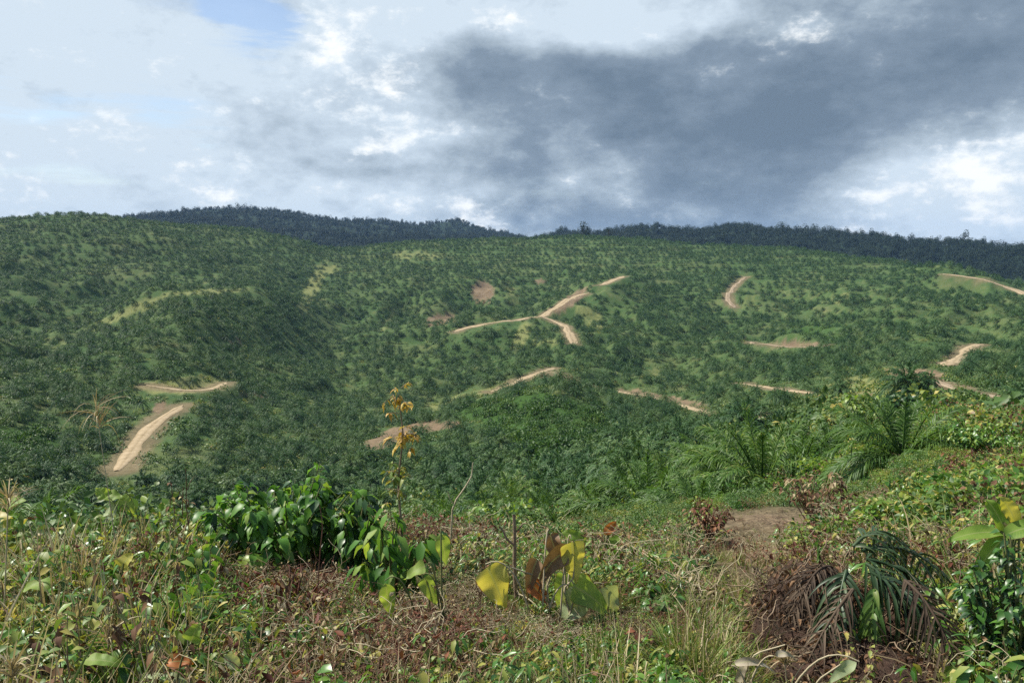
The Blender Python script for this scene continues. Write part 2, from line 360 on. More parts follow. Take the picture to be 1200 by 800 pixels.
def solid_mat(name, a, b, scale=6, rough=.8, bump=.4):
    m, nt = new_mat(name)
    tc = nd(nt, 'ShaderNodeTexCoord')
    n = noise(nt, tc.outputs['Object'], scale, 6, .65)
    c = ramp(nt, n, [(.3, a), (.7, b)])
    pr = nd(nt, 'ShaderNodeBsdfPrincipled'); nt.links.new(c, pr.inputs['Base Color']); pr.inputs['Roughness'].default_value = rough
    pr.inputs['Specular IOR Level'].default_value = .25
    if bump:
        bp = nd(nt, 'ShaderNodeBump'); bp.inputs['Strength'].default_value = bump; bp.inputs['Distance'].default_value = .05
        nt.links.new(noise(nt, tc.outputs['Object'], scale * 4, 6, .7), bp.inputs['Height']); nt.links.new(bp.outputs[0], pr.inputs['Normal'])
    out = nd(nt, 'ShaderNodeOutputMaterial'); nt.links.new(pr.outputs[0], out.inputs[0])
    return m
M['bark'] = solid_mat('bark', (.07, .05, .035), (.17, .13, .09), 9)
M['stem'] = solid_mat('stem', (.07, .10, .03), (.16, .15, .06), 14, .6, .2)
M['drystem'] = solid_mat('dry_stem', (.12, .08, .05), (.30, .23, .15), 14, .8, .3)
M['strawstem'] = solid_mat('straw_stem', (.30, .25, .15), (.48, .42, .28), 14, .7, .2)
M['redstem'] = solid_mat('red_stem', (.09, .04, .025), (.17, .08, .05), 14, .7, .2)
M['husk'] = leaf_mat('dead_frond_strands', [(0, (.028, .02, .014)), (.5, (.065, .045, .03)), (.85, (.12, .088, .058)), (1, (.22, .175, .115))], .75, .1, .2)
M['soil'] = solid_mat('heap_litter', (.03, .018, .012), (.11, .065, .045), 20, .9, .8)
M['rock'] = solid_mat('pale_clod', (.28, .22, .17), (.45, .38, .3), 10, .9, .5)

# striped banana leaf: pale midrib, fine cross veins (pattern lives on the blade's own UV)
def banana_mat(name, ca, cb, trans=.45):
    m, nt = new_mat(name)
    uv = nd(nt, 'ShaderNodeUVMap'); sp = nd(nt, 'ShaderNodeSeparateXYZ'); nt.links.new(uv.outputs[0], sp.inputs[0])
    wv = mth(nt, 'SINE', mth(nt, 'MULTIPLY', mth(nt, 'ADD', sp.outputs[1], mth(nt, 'MULTIPLY', mth(nt, 'ABSOLUTE', mth(nt, 'SUBTRACT', sp.outputs[0], .5)), .25)), 130.))
    tc = nd(nt, 'ShaderNodeTexCoord')
    f = mth(nt, 'ADD', mth(nt, 'MULTIPLY', wv, .05), noise(nt, tc.outputs['Object'], 9, 5, .65))
    c = ramp(nt, f, [(.3, ca), (.62, cb), (.74, tuple(q * .8 for q in cb)), (.8, (.20, .13, .05))])
    rib = mth(nt, 'LESS_THAN', mth(nt, 'ABSOLUTE', mth(nt, 'SUBTRACT', sp.outputs[0], .5)), .035)
    c = mixc(nt, mth(nt, 'MULTIPLY', rib, .55), c, (.35, .38, .16))
    edge = mth(nt, 'GREATER_THAN', mth(nt, 'ADD', mth(nt, 'ABSOLUTE', mth(nt, 'SUBTRACT', sp.outputs[0], .5)), mth(nt, 'MULTIPLY', noise(nt, tc.outputs['Object'], 14, 4), .12)), .545)
    c = mixc(nt, edge, c, (.20, .12, .05))
    pr = nd(nt, 'ShaderNodeBsdfPrincipled'); nt.links.new(c, pr.inputs['Base Color']); pr.inputs['Roughness'].default_value = .55; pr.inputs['Specular IOR Level'].default_value = .3
    tr = nd(nt, 'ShaderNodeBsdfTranslucent'); nt.links.new(mixc(nt, 1., c, (1.5, 1.35, .6), 'MULTIPLY'), tr.inputs['Color'])
    mx = nd(nt, 'ShaderNodeMixShader'); mx.inputs[0].default_value = trans
    nt.links.new(pr.outputs[0], mx.inputs[1]); nt.links.new(tr.outputs[0], mx.inputs[2])
    out = nd(nt, 'ShaderNodeOutputMaterial'); nt.links.new(mx.outputs[0], out.inputs[0])
    return m
M['banana'] = banana_mat('banana_leaf', (.10, .21, .03), (.22, .33, .06))
M['bigyellow'] = banana_mat('big_yellow_leaf', (.36, .37, .06), (.52, .48, .13), .4)
M['biggreen'] = banana_mat('big_green_leaf', (.16, .27, .05), (.28, .38, .09), .45)
M['bigpale'] = banana_mat('big_pale_leaf', (.26, .34, .16), (.36, .42, .24), .35)
M['bigbrown'] = banana_mat('big_wilted_leaf', (.11, .065, .032), (.24, .155, .085), .15)
M['bigorange'] = banana_mat('big_orange_leaf', (.30, .10, .03), (.42, .16, .05), .25)
M['biggrey'] = banana_mat('big_grey_leaf', (.28, .24, .17), (.42, .37, .27), .15)

# ------------------------------------------------------------------ mesh building
class MB:
    def __init__(s): s.v = []; s.f = []; s.uv = []; s.mi = []; s.n = 0
    def add(s, v, f, uv=None, mi=0):
        v = np.asarray(v, float).reshape(-1, 3); f = np.asarray(f, int).reshape(-1, 4)
        s.v.append(v); s.f.append(f + s.n); s.n += len(v)
        s.uv.append(np.zeros((len(v), 2)) if uv is None else np.asarray(uv, float).reshape(-1, 2))
        s.mi.append(np.full(len(f), mi))
    def mesh(s, name, mats, smooth=True):
        me = bpy.data.meshes.new(name)
        v = np.concatenate(s.v); f = np.concatenate(s.f); uv = np.concatenate(s.uv); mi = np.concatenate(s.mi)
        me.vertices.add(len(v)); me.vertices.foreach_set('co', v.ravel())
        me.loops.add(len(f) * 4); me.loops.foreach_set('vertex_index', f.ravel())
        me.polygons.add(len(f)); me.polygons.foreach_set('loop_start', np.arange(len(f)) * 4)
        me.polygons.foreach_set('material_index', mi)
        if smooth: me.polygons.foreach_set('use_smooth', np.ones(len(f), bool))
        ul = me.uv_layers.new(name='UVMap'); ul.data.foreach_set('uv', uv[f.ravel()].ravel())
        for m in (mats if isinstance(mats, (list, tuple)) else [mats]): me.materials.append(m)
        me.update(calc_edges=True); me.validate()
        return me

def nrm(a): return a / np.maximum(np.linalg.norm(a, axis=-1, keepdims=True), 1e-9)
PROFILE = {
 'ovate': lambda t: np.sin(np.pi * np.clip(t, 0, 1) ** .75) ** .85 * (1 - .25 * t) + .02,
 'heart': lambda t: np.clip(np.sqrt(np.clip(1 - (1.25 * t - .25) ** 2, 0, 1)) * (1 - t) ** .35 * 1.15, .02, 1),
 'blade': lambda t: np.minimum(1, .5 + 3 * t) * np.clip(1 - t, 0, 1) ** .7 + .015,
 'leaflet': lambda t: np.minimum(1, .35 + 3 * t) * np.clip(1 - t ** 2.2, 0, 1) + .03,
 'banana': lambda t: np.clip(np.sin(np.pi * (0.06 + .94 * t) ** .8), 0, 1) ** .55 + .02,
}
def leaves(mb, Pn, D, N, L, W, droop=0.3, prof='ovate', seg=3, fold=0.25, mi=0, wave=0.0, r=None):
    """many curved, folded blades at once"""
    Pn = np.asarray(Pn, float).reshape(-1, 3); n = len(Pn)
    if n == 0: return
    D = nrm(np.broadcast_to(np.asarray(D, float), (n, 3))); N = np.broadcast_to(np.asarray(N, float), (n, 3))
    L = np.broadcast_to(np.asarray(L, float), (n,)); W = np.broadcast_to(np.asarray(W, float), (n,)); droop = np.broadcast_to(np.asarray(droop, float), (n,))
    S = np.cross(D, N); bad = np.linalg.norm(S, axis=1) < 1e-3
    S = np.where(bad[:, None], np.cross(D, np.array([1., .3, .2])), S); S = nrm(S)
    t = np.linspace(0, 1, seg + 1)
    G = np.array([0, 0, -1.0])
    c = Pn[:, None] + L[:, None, None] * (D[:, None] * t[None, :, None] * (1 - .3 * droop[:, None, None] * t[None, :, None]) + G * droop[:, None, None] * t[None, :, None] ** 2)
    Tn = nrm(D[:, None] * (1 - .6 * droop[:, None, None] * t[None, :, None]) + 2 * G * droop[:, None, None] * t[None, :, None])
    Nn = np.cross(S[:, None], Tn)
    hw = (W[:, None] / 2 * PROFILE[prof](t)[None])[..., None]
    wv = 0
    if wave and r is not None:
        wv = r.normal(size=(n, seg + 1, 1)) * wave * W[:, None, None]
    lft = c - S[:, None] * hw + Nn * (hw * fold + wv); rgt = c + S[:, None] * hw + Nn * (hw * fold - wv)
    V = np.stack([lft, c, rgt], 2).reshape(n, -1, 3)         # n, (seg+1)*3
    k = np.arange(seg)[:, None] * 3
    fq = np.concatenate([k + np.array([0, 1, 4, 3]), k + np.array([1, 2, 5, 4])])
    f = (np.arange(n)[:, None, None] * (seg + 1) * 3 + fq[None]).reshape(-1, 4)
    uv = np.stack(np.broadcast_arrays(np.array([0, .5, 1])[None, :], t[:, None]), -1).reshape(1, -1, 2)
    mb.add(V.reshape(-1, 3), f, np.broadcast_to(uv, (n, (seg + 1) * 3, 2)).reshape(-1, 2), mi)

def tube(mb, pts, rad, k=5, mi=0):
    pts = np.asarray(pts, float); n = len(pts); rad = np.broadcast_to(np.asarray(rad, float), (n,))
    T = nrm(np.gradient(pts, axis=0)); ref = np.array([.13, .9, .2]) if abs(T[0, 2]) > .8 else np.array([0, 0, 1.])
    A = nrm(np.cross(T, ref)); B = np.cross(T, A)
    a = np.arange(k) * 2 * np.pi / k
    V = pts[:, None] + rad[:, None, None] * (np.cos(a)[None, :, None] * A[:, None] + np.sin(a)[None, :, None] * B[:, None])
    f = []
    for i in range(n - 1):
        for j in range(k):
            f.append((i*k + j, i*k + (j+1) % k, (i+1)*k + (j+1) % k, (i+1)*k + j))
    mb.add(V.reshape(-1, 3), f, None, mi)

def curve(p0, d, L, droop, n=6):
    t = np.linspace(0, 1, n)[:, None]
    return np.asarray(p0) + L * (np.asarray(d) * t + np.array([0, 0, -1.]) * droop * t * t)

def sph(az, el): return np.array([math.sin(az) * math.cos(el), math.cos(az) * math.cos(el), math.sin(el)])
def rdirs(r, n, zlo=-1, zhi=1):
    a = r.uniform(0, 2*np.pi, n); z = r.uniform(zlo, zhi, n); q = np.sqrt(1 - z*z)
    return np.stack([q*np.cos(a), q*np.sin(a), z], 1)

# ---- palms
def frond(mb, p0, az, el, L, droop, nl, lw, ll, seg, r, rach=.03, stiff=.25, mi=0):
    D = sph(az, el)
    t = np.linspace(.12, 1, nl)
    G = np.array([0, 0, -1.])
    c = p0 + L * (D * t[:, None] * (1 - .25 * droop * t[:, None]) + G * droop * t[:, None] ** 2)
    Tn = nrm(D * (1 - .5 * droop * t[:, None]) + 2 * G * droop * t[:, None])
    side = nrm(np.cross(D, [0, 0, 1.])) if abs(D[2]) < .98 else np.array([math.cos(az), -math.sin(az), 0])
    tw = r.normal(0, .35)
    N0 = np.cross(side, D); side = side * math.cos(tw) + N0 * math.sin(tw)
    Nn = np.cross(side, Tn)
    ln = ll * (np.sin(np.pi * np.clip(t * .86 + .12, 0, 1)) ** .7) * r.uniform(.85, 1.1, nl)
    ang = np.radians(58 - 38 * t)
    for s in (-1, 1):
        Dl = s * side * np.cos(np.pi/2 - ang)[:, None] + Tn * np.cos(ang)[:, None] + Nn * (stiff + r.normal(0, .28, nl))[:, None]
        leaves(mb, c, Dl, Nn + r.normal(0, .25, (nl, 3)), ln, lw, r.uniform(.3, .75, nl), 'leaflet', seg, .3, mi)
    tt = np.linspace(0, 1, 7)[:, None]
    cc = p0 + L * (D * tt * (1 - .25 * droop * tt) + G * droop * tt ** 2)
    tube(mb, cc, rach * (1 - .85 * tt[:, 0]), 3, mi)

def palm_meshes(i, nf, L, nl, lw, ll, seg, h, mats, dens=1.0):
    r = np.random.default_rng(100 + i)
    mb = MB(); tk = MB()
    for k in range(nf):
        f = k / nf
        az = k * 2.39996 + r.normal(0, .15)
        el = R(80 - 97 * f ** .7) + r.normal(0, .09)
        dr = .22 + .50 * f ** .7 + r.uniform(-.06, .1)
        if el < 0: dr *= .7
        p0 = np.array([math.sin(az) * .16, math.cos(az) * .16, h + .25 * (1 - f)])
        mi = 0
        frond(mb, p0, az, el, L * r.uniform(.82, 1.08) * (1 - .22 * max(0, .25 - f) * 4), dr, nl, lw, ll, seg, r, .05 * L / 5, mi=mi)
    zz = np.linspace(-.8, h + .2, 9)
    tube(tk, np.stack([.06*np.sin(zz), .05*np.cos(zz*1.3), zz], 1), .34 - .04 * (zz / max(h, 1)) + .05 * np.sin(zz * 17), 8)
    for k in range(26):      # old frond stubs
        a = k * 2.4; z = r.uniform(0.1, h)
        b = np.array([math.sin(a) * .28, math.cos(a) * .28, z]); tube(tk, [b, b + sph(a, R(50)) * .38], [.09, .05], 4)
    return mb.mesh('palm_crown', mats), tk.mesh('palm_trunk', M['bark'])

# ---- shrubs and herbs: foliage and stems
def shrub(r, h, rad, nb, nl, L, W, mats, smat, lean=(0, 0), prof='ovate', droop=.55, seg=3, lo=.35, hang=0.2, mat_p=None, stem_r=.012, fold=.25):
    mb = MB(); st = MB()
    mats = mats if isinstance(mats, list) else [mats]
    PT, DR, MI = [], [], []
    for b in range(nb):
        a = r.uniform(0, 2*np.pi); q = math.sqrt(r.uniform(0.02, 1)) * rad
        top = np.array([math.sin(a) * q + lean[0], math.cos(a) * q + lean[1], h * r.uniform(.62, 1.0) * math.sqrt(max(.15, 1 - .55 * (q / rad) ** 2))])
        base = np.array([top[0] * .12, top[1] * .12, -.05])
        mid = base * .45 + top * .55 + np.array([0, 0, .12 * h]) + r.normal(0, .05 * h, 3)
        t = np.linspace(0, 1, 8)[:, None]
        pl = (1-t)**2 * base + 2*t*(1-t) * mid + t*t * top
        tube(st, pl, stem_r * (1.1 - .8 * t[:, 0]), 4)
        m = max(3, int(nl / nb))
        u = r.uniform(lo, 1.0, m) ** .8
        p = (1-u)[:, None]**2 * base + 2*(u*(1-u))[:, None] * mid + (u*u)[:, None] * top
        dd = rdirs(r, m, -.3, .5); dd[:, :2] += nrm(top[None, :2] - np.array(lean) + 1e-4) * .35
        PT.append(p + dd * L * .25); DR.append(dd - np.array([0, 0, hang])); MI.append(r.choice(len(mats), m, p=mat_p))
    PT = np.concatenate(PT); DR = nrm(np.concatenate(DR)); MI = np.concatenate(MI)
    n = len(PT)
    LL = L * r.uniform(.6, 1.15, n); NN = np.array([0, 0, 1.]) + r.normal(0, .35, (n, 3))
    for i in range(len(mats)):
        k = MI == i
        leaves(mb, PT[k], DR[k], NN[k], LL[k], LL[k] * (W / L) * r.uniform(.85, 1.15, k.sum()), droop * r.uniform(.5, 1.3, k.sum()), prof, seg, fold, i, .05, r)
    return mb.mesh('foliage', mats), st.mesh('stems', smat)

def tuft(r, n, h, w, mats, spread=.6, rad=.12, droop=.6, p=None):
    mb = MB(); mats = mats if isinstance(mats, list) else [mats]
    a = r.uniform(0, 2*np.pi, n); e = r.uniform(R(90 - 70 * spread), R(92), n)
    D = np.stack([np.sin(a) * np.cos(e), np.cos(a) * np.cos(e), np.sin(e)], 1)
    b = np.stack([np.sin(a) * rad * r.uniform(0, 1, n), np.cos(a) * rad * r.uniform(0, 1, n), np.full(n, -.03)], 1)
    mi = r.choice(len(mats), n, p=p)
    for i in range(len(mats)):
        k = mi == i
        leaves(mb, b[k], D[k], r.normal(0, 1, (k.sum(), 3)), h * r.uniform(.5, 1.1, k.sum()), w, droop * r.uniform(.3, 1.3, k.sum()), 'blade', 5, .3, i)
    return mb.mesh('blades', mats)

def tangle(r, n, rad, h, mats, smat, nleaf, L):
    """dry creeper: looping thin stems with curled small leaves"""
    mb = MB(); mats = mats if isinstance(mats, list) else [mats]
    ns = len(mats)
    P0 = []
    for i in range(n):
        a = r.uniform(0, 6.28); q = math.sqrt(r.uniform(0, 1)) * rad
        p = np.array([math.sin(a) * q, math.cos(a) * q, r.uniform(0, h * .8)]); d = rdirs(r, 1, -.4, .7)[0]
        pts = [p]
        for k in range(7):
            d = nrm(d + r.normal(0, .55, 3)); p = p + d * rad * .22
            p[2] = min(max(p[2], 0.0), h); pts.append(p.copy())
        pts = np.array(pts); tube(mb, pts, .0022, 3, ns)
        P0.append(pts)
    A = np.concatenate(P0); A = A[r.integers(0, len(A), nleaf)] + r.normal(0, .03, (nleaf, 3))
    mi = r.integers(0, ns, nleaf)
    for i in range(ns):
        k = mi == i
        leaves(mb, A[k], rdirs(r, k.sum(), -1, .4), r.normal(0, 1, (k.sum(), 3)), L * r.uniform(.5, 1.2, k.sum()), L * .5, r.uniform(-.6, .9, k.sum()), 'ovate', 3, .7, i, .1, r)
    return mb.mesh('tangle', mats + [smat])

def crown_blob(r, lobes, n, size, mat, extra=None):
    """tree or bush crown: leaf sprays through a handful of lobes, denser at their outside"""
    mb = MB()
    k = r.integers(0, len(lobes), n); lob = np.array(lobes)
    d = rdirs(r, n); q = r.uniform(.35, 1, n) ** .5
    p = lob[k, :3] + d * q[:, None] * lob[k, 3:6]
    D = nrm(d + r.normal(0, .5, (n, 3)))
    leaves(mb, p, D, np.array([0, 0, 1.]) + r.normal(0, .6, (n, 3)), size * r.uniform(.6, 1.3, n), size * .7, r.uniform(0, .6, n), 'ovate', 3 if size < .3 else 2, .25)
    return mb.mesh('crown', mat)

def forest_tree(i, mat):
    r = np.random.default_rng(500 + i)
    h = r.uniform(13, 21); w = r.uniform(6.5, 10.5)
    lobes = []
    nl = r.integers(5, 9)
    for k in range(nl):
        a = r.uniform(0, 6.28); q = w * .55 * math.sqrt(r.uniform(0, 1))
        lobes.append((math.sin(a)*q, math.cos(a)*q, h * (.32 + .6 * (k + r.uniform(0, 1)) / nl), w * r.uniform(.32, .55), w * r.uniform(.32, .55), h * r.uniform(.12, .22)))
    cr = crown_blob(r, lobes, 420, 1.7, mat)
    tk = MB(); zz = np.linspace(-2, h * .85, 7)
    tube(tk, np.stack([.4*np.sin(zz/6), .3*np.cos(zz/5), zz], 1), .5 - .38 * np.clip(zz / h, 0, 1), 6)
    for lb in lobes:
        tube(tk, [np.array([0, 0, h * .45]), np.array(lb[:3]) * .6 + np.array([0, 0, h * .2]), np.array(lb[:3])], [.25, .16, .06], 4)
    return cr, tk.mesh('tree_trunk', M['bark'])

# ------------------------------------------------------------------ objects
def link(o, parent=None):
    COL.objects.link(o)
    if parent: o.parent = parent
    return o
def part(name, me, parent, mi=None):
    return link(bpy.data.objects.new(name, me), parent)
def tag(o, label, cat, group=None, kind=None):
    if label: o['label'] = label
    if cat: o['category'] = cat
    if group: o['group'] = group
    if kind: o['kind'] = kind
    return o
def thing(name, loc, label, cat, group=None, rz=0, s=1.0, parts=()):
    e = bpy.data.objects.new(name, None); e.empty_display_size = .3
    e.location = loc; e.rotation_euler = (0, 0, rz); e.scale = (s, s, s)
    link(e); tag(e, label, cat, group)
    for nm, me in parts: part(nm, me, e)
    return e
def dup(src, loc, rz, s, label, group=None, tilt=(0, 0)):
    e = src.copy(); link(e); e.location = loc; e.rotation_euler = (tilt[0], tilt[1], rz); e.scale = (s, s, s)
    e['label'] = label
    if group: e['group'] = group
    for ch in list(src.children):
        c = ch.copy(); link(c, e)
    return e

def scatter(name, pts, rot, scl, idx, protos, label, cat):
    """uncountable growth: one object, its clumps spread by geometry nodes over points on the land"""
    col = bpy.data.collections.new(name + '_clumps')
    for k, me in enumerate(protos):
        col.objects.link(bpy.data.objects.new('%s_clump_%02d' % (name, k), me))
    me = bpy.data.meshes.new(name); me.vertices.add(len(pts)); me.vertices.foreach_set('co', np.asarray(pts, float).ravel())
    a = me.attributes.new('rot', 'FLOAT_VECTOR', 'POINT'); a.data.foreach_set('vector', np.asarray(rot, float).ravel())
    a = me.attributes.new('scl', 'FLOAT', 'POINT'); a.data.foreach_set('value', np.asarray(scl, float))
    a = me.attributes.new('idx', 'INT', 'POINT'); a.data.foreach_set('value', np.asarray(idx, np.int32))
    o = link(bpy.data.objects.new(name, me)); tag(o, label, cat, None, 'stuff')
    ng = bpy.data.node_groups.new(name + '_scatter', 'GeometryNodeTree')
    ng.interface.new_socket('Geometry', in_out='INPUT', socket_type='NodeSocketGeometry')
    ng.interface.new_socket('Geometry', in_out='OUTPUT', socket_type='NodeSocketGeometry')
    gi = ng.nodes.new('NodeGroupInput'); go = ng.nodes.new('NodeGroupOutput')
    ip = ng.nodes.new('GeometryNodeInstanceOnPoints'); ci = ng.nodes.new('GeometryNodeCollectionInfo')
    ci.inputs['Collection'].default_value = col; ci.inputs['Separate Children'].default_value = True; ci.inputs['Reset Children'].default_value = True
    def att(nm, ty):
        n = ng.nodes.new('GeometryNodeInputNamedAttribute'); n.data_type = ty; n.inputs[0].default_value = nm
        return n.outputs[0]
    l = ng.links.new
    l(gi.outputs[0], ip.inputs['Points']); l(ci.outputs[0], ip.inputs['Instance']); ip.inputs['Pick Instance'].default_value = True
    l(att('idx', 'INT'), ip.inputs['Instance Index']); l(att('rot', 'FLOAT_VECTOR'), ip.inputs['Rotation']); l(att('scl', 'FLOAT'), ip.inputs['Scale'])
    l(ip.outputs[0], go.inputs[0])
    md = o.modifiers.new('scatter', 'NODES'); md.node_group = ng
    return o

# ------------------------------------------------------------------ ground mesh and material
gm = bpy.data.meshes.new('terrain')
V = np.stack([XG, YG, ZG], -1).reshape(-1, 3)
ii, jj = np.meshgrid(np.arange(NA - 1), np.arange(NR - 1), indexing='ij')
q = (ii * NR + jj).ravel()
fq = np.stack([q, q + 1, q + NR + 1, q + NR], 1)
gm.vertices.add(len(V)); gm.vertices.foreach_set('co', V.ravel())
gm.loops.add(len(fq) * 4); gm.loops.foreach_set('vertex_index', fq.ravel())
gm.polygons.add(len(fq)); gm.polygons.foreach_set('loop_start', np.arange(len(fq)) * 4)
gm.polygons.foreach_set('use_smooth', np.ones(len(fq), bool))
pxg, pyg = project(xf, yf, zf)
dfl = np.hypot(xf, yf)
# trodden dry ground and bare litter in the foreground
dry = np.zeros(len(xf))
for px_, d_, rx_, ry_, wt in [(880, 6.2, 1.1, 1.8, 1), (840, 5.6, .9, 1.0, 1), (925, 9.5, 1.5, 2.5, 1), (955, 14, 2.6, 3.6, 1), (1150, 8.5, .9, 1.2, 1), (1180, 15, 2.5, 3.0, .9), (780, 10, 1.2, 2.0, .8), (1100, 5.2, .8, 1.0, .8)]:
    gx, gy, gz = at(px_, d_)
    dry = np.maximum(dry, wt * np.exp(-(((xf - gx) / rx_) ** 2 + ((yf - gy) / ry_) ** 2)))
dry = np.where(front, dry, 0)
for nm, arr in (('earth', e_m), ('grassy', np.where(front, g_m, 0)), ('viny', np.where(front, v_m, 0)), ('dry', dry), ('woods', sstep(1650, 1800, dfl))):
    a = gm.attributes.new(nm, 'FLOAT', 'POINT'); a.data.foreach_set('value', np.asarray(arr, np.float32))
gm.update(calc_edges=True)
m, nt = new_mat('hill_ground')
tc = nd(nt, 'ShaderNodeTexCoord').outputs['Object']
n_big = noise(nt, tc, .018, 5, .6); n_mid = noise(nt, tc, .09, 6, .65); n_fin = noise(nt, tc, .7, 5, .65); n_tiny = noise(nt, tc, 7., 5, .7)
c1 = ramp(nt, n_mid, [(.30, (.028, .060, .020)), (.46, (.046, .086, .027)), (.58, (.078, .108, .038)), (.72, (.13, .135, .06))])
c2 = ramp(nt, n_big, [(.35, (.028, .066, .022)), (.52, (.048, .086, .029)), (.68, (.095, .112, .048))])
c = mixc(nt, .5, c1, c2)
c = mixc(nt, mth(nt, 'MULTIPLY', n_fin, .7), c, mixc(nt, 1., c, (1.5, 1.35, 1.3), 'MULTIPLY'))
def attr(nm):
    n = nd(nt, 'ShaderNodeAttribute', attribute_name=nm); return n.outputs['Fac']
gr = ramp(nt, n_fin, [(.3, (.12, .15, .05)), (.6, (.19, .20, .075)), (.8, (.27, .24, .12))])
vi = ramp(nt, n_fin, [(.3, (.022, .055, .012)), (.7, (.05, .10, .02))])
ea = ramp(nt, mixc(nt, .5, n_mid, n_fin), [(.3, (.085, .062, .038)), (.5, (.16, .118, .072)), (.7, (.27, .21, .135))])
dr = ramp(nt, n_tiny, [(.25, (.05, .033, .022)), (.45, (.13, .09, .06)), (.62, (.22, .165, .105)), (.8, (.33, .27, .18))])
c = mixc(nt, attr('grassy'), c, gr); c = mixc(nt, attr('viny'), c, vi)
c = mixc(nt, attr('earth'), c, ea); c = mixc(nt, attr('woods'), c, (.016, .03, .016))  # woods: ground under the far forest, cloud shade put into its dark colour too
litter = ramp(nt, n_tiny, [(.3, (.028, .030, .014)), (.55, (.07, .062, .03)), (.75, (.13, .10, .055))])
# close by the soil carries litter rather than cover crop
sepx = nd(nt, 'ShaderNodeVectorMath', operation='LENGTH'); nt.links.new(tc, sepx.inputs[0])
nearf = mth(nt, 'SUBTRACT', 1.0, mth(nt, 'SMOOTH_MIN', mth(nt, 'DIVIDE', sepx.outputs['Value'], 45.), 1.0, .2))
nearf = mth(nt, 'MAXIMUM', nearf, 0.)
c = mixc(nt, nearf, c, litter); c = mixc(nt, attr('dry'), c, dr)
pr = nd(nt, 'ShaderNodeBsdfPrincipled'); nt.links.new(c, pr.inputs['Base Color']); pr.inputs['Roughness'].default_value = .95; pr.inputs['Specular IOR Level'].default_value = .1
bp = nd(nt, 'ShaderNodeBump'); bp.inputs['Strength'].default_value = .6; bp.inputs['Distance'].default_value = 1.2
nt.links.new(n_fin, bp.inputs['Height'])
bp2 = nd(nt, 'ShaderNodeBump'); bp2.inputs['Strength'].default_value = .7; bp2.inputs['Distance'].default_value = .06
nt.links.new(n_tiny, bp2.inputs['Height']); nt.links.new(bp.outputs[0], bp2.inputs['Normal']); nt.links.new(bp2.outputs[0], pr.inputs['Normal'])
nt.links.new(pr.outputs[0], nd(nt, 'ShaderNodeOutputMaterial').inputs[0])
gm.materials.append(m)
tag(link(bpy.data.objects.new('terrain', gm)), None, None, None, 'structure')

# ------------------------------------------------------------------ roads
def road_mat(name, stops):
    m, nt = new_mat(name)
    uv = nd(nt, 'ShaderNodeUVMap'); sp = nd(nt, 'ShaderNodeSeparateXYZ'); nt.links.new(uv.outputs[0], sp.inputs[0])
    tc = nd(nt, 'ShaderNodeTexCoord').outputs['Object']
    a = noise(nt, tc, .35, 6, .65); b = noise(nt, tc, 2.2, 5, .7)
    f = mth(nt, 'ADD', mth(nt, 'MULTIPLY', a, .65), mth(nt, 'MULTIPLY', b, .35))
    # wheel tracks stay pale, the strip between and the verges darker with weeds
    wt = mth(nt, 'ABSOLUTE', mth(nt, 'SINE', mth(nt, 'MULTIPLY', sp.outputs[0], 6.283)))
    f = mth(nt, 'ADD', f, mth(nt, 'MULTIPLY', mth(nt, 'SUBTRACT', wt, .5), .16))
    c = ramp(nt, f, stops)
    pr = nd(nt, 'ShaderNodeBsdfPrincipled'); nt.links.new(c, pr.inputs['Base Color']); pr.inputs['Roughness'].default_value = .95; pr.inputs['Specular IOR Level'].default_value = .1
    bp = nd(nt, 'ShaderNodeBump'); bp.inputs['Strength'].default_value = .6; bp.inputs['Distance'].default_value = .25
    nt.links.new(b, bp.inputs['Height']); nt.links.new(bp.outputs[0], pr.inputs['Normal'])
    nt.links.new(pr.outputs[0], nd(nt, 'ShaderNodeOutputMaterial').inputs[0])
    return m
M['road'] = road_mat('pale_dirt', [(.28, (.16, .122, .07)), (.45, (.28, .218, .13)), (.65, (.39, .31, .20))])
M['track'] = road_mat('brown_dirt', [(.28, (.13, .10, .06)), (.45, (.22, .17, .11)), (.65, (.34, .27, .19))])
for nm, ln, wd, bright in road_lines:
    n = len(ln); t = nrm(np.gradient(ln[:, :2], axis=0)); sd = np.stack([t[:, 1], -t[:, 0]], 1)
    r = np.random.default_rng(n)
    wl = wd * .38 * (1 + smooth1(r.normal(0, .5, n), 3)); wr = wd * .38 * (1 + smooth1(r.normal(0, .5, n), 3))
    end = np.minimum(1, np.minimum(np.arange(n), n - 1 - np.arange(n)) / 3 + .3); wl *= end; wr *= end
    rows = []
    for s in np.linspace(-1, 1, 7):
        k = np.where(s < 0, wl, wr) * s
        p = ln[:, :2] + sd * k[:, None]
        g = height(p[:, 0], p[:, 1])
        z = np.maximum(ln[:, 2] * .5 + (g) * .5, g) + .22 - .30 * abs(s) ** 3
        rows.append(np.concatenate([p, z[:, None]], 1))
    V = np.stack(rows, 1).reshape(-1, 3)
    k, s = np.meshgrid(np.arange(n - 1), np.arange(6), indexing='ij'); q = (k * 7 + s).ravel()
    mb = MB(); uv = np.stack(np.broadcast_arrays(np.linspace(0, 1, 7)[None], np.arange(n)[:, None] / 10.), -1).reshape(-1, 2)
    mb.add(V, np.stack([q, q + 1, q + 8, q + 7], 1), uv)
    tag(link(bpy.data.objects.new(nm, mb.mesh(nm, M['road'] if bright else M['track']))), None, None, None, 'structure')

# ------------------------------------------------------------------ visibility over the land (for choosing which palms show)
RUN = np.maximum.accumulate(np.where(RD[None, :] > 3, ZG / RD[None, :], -9), axis=1)
def shows(x, y, z, lift):
    az = np.arctan2(x, y); d = np.hypot(x, y)
    return (z + lift) / d > samp(RUN, az, d * .985) - 0.0005

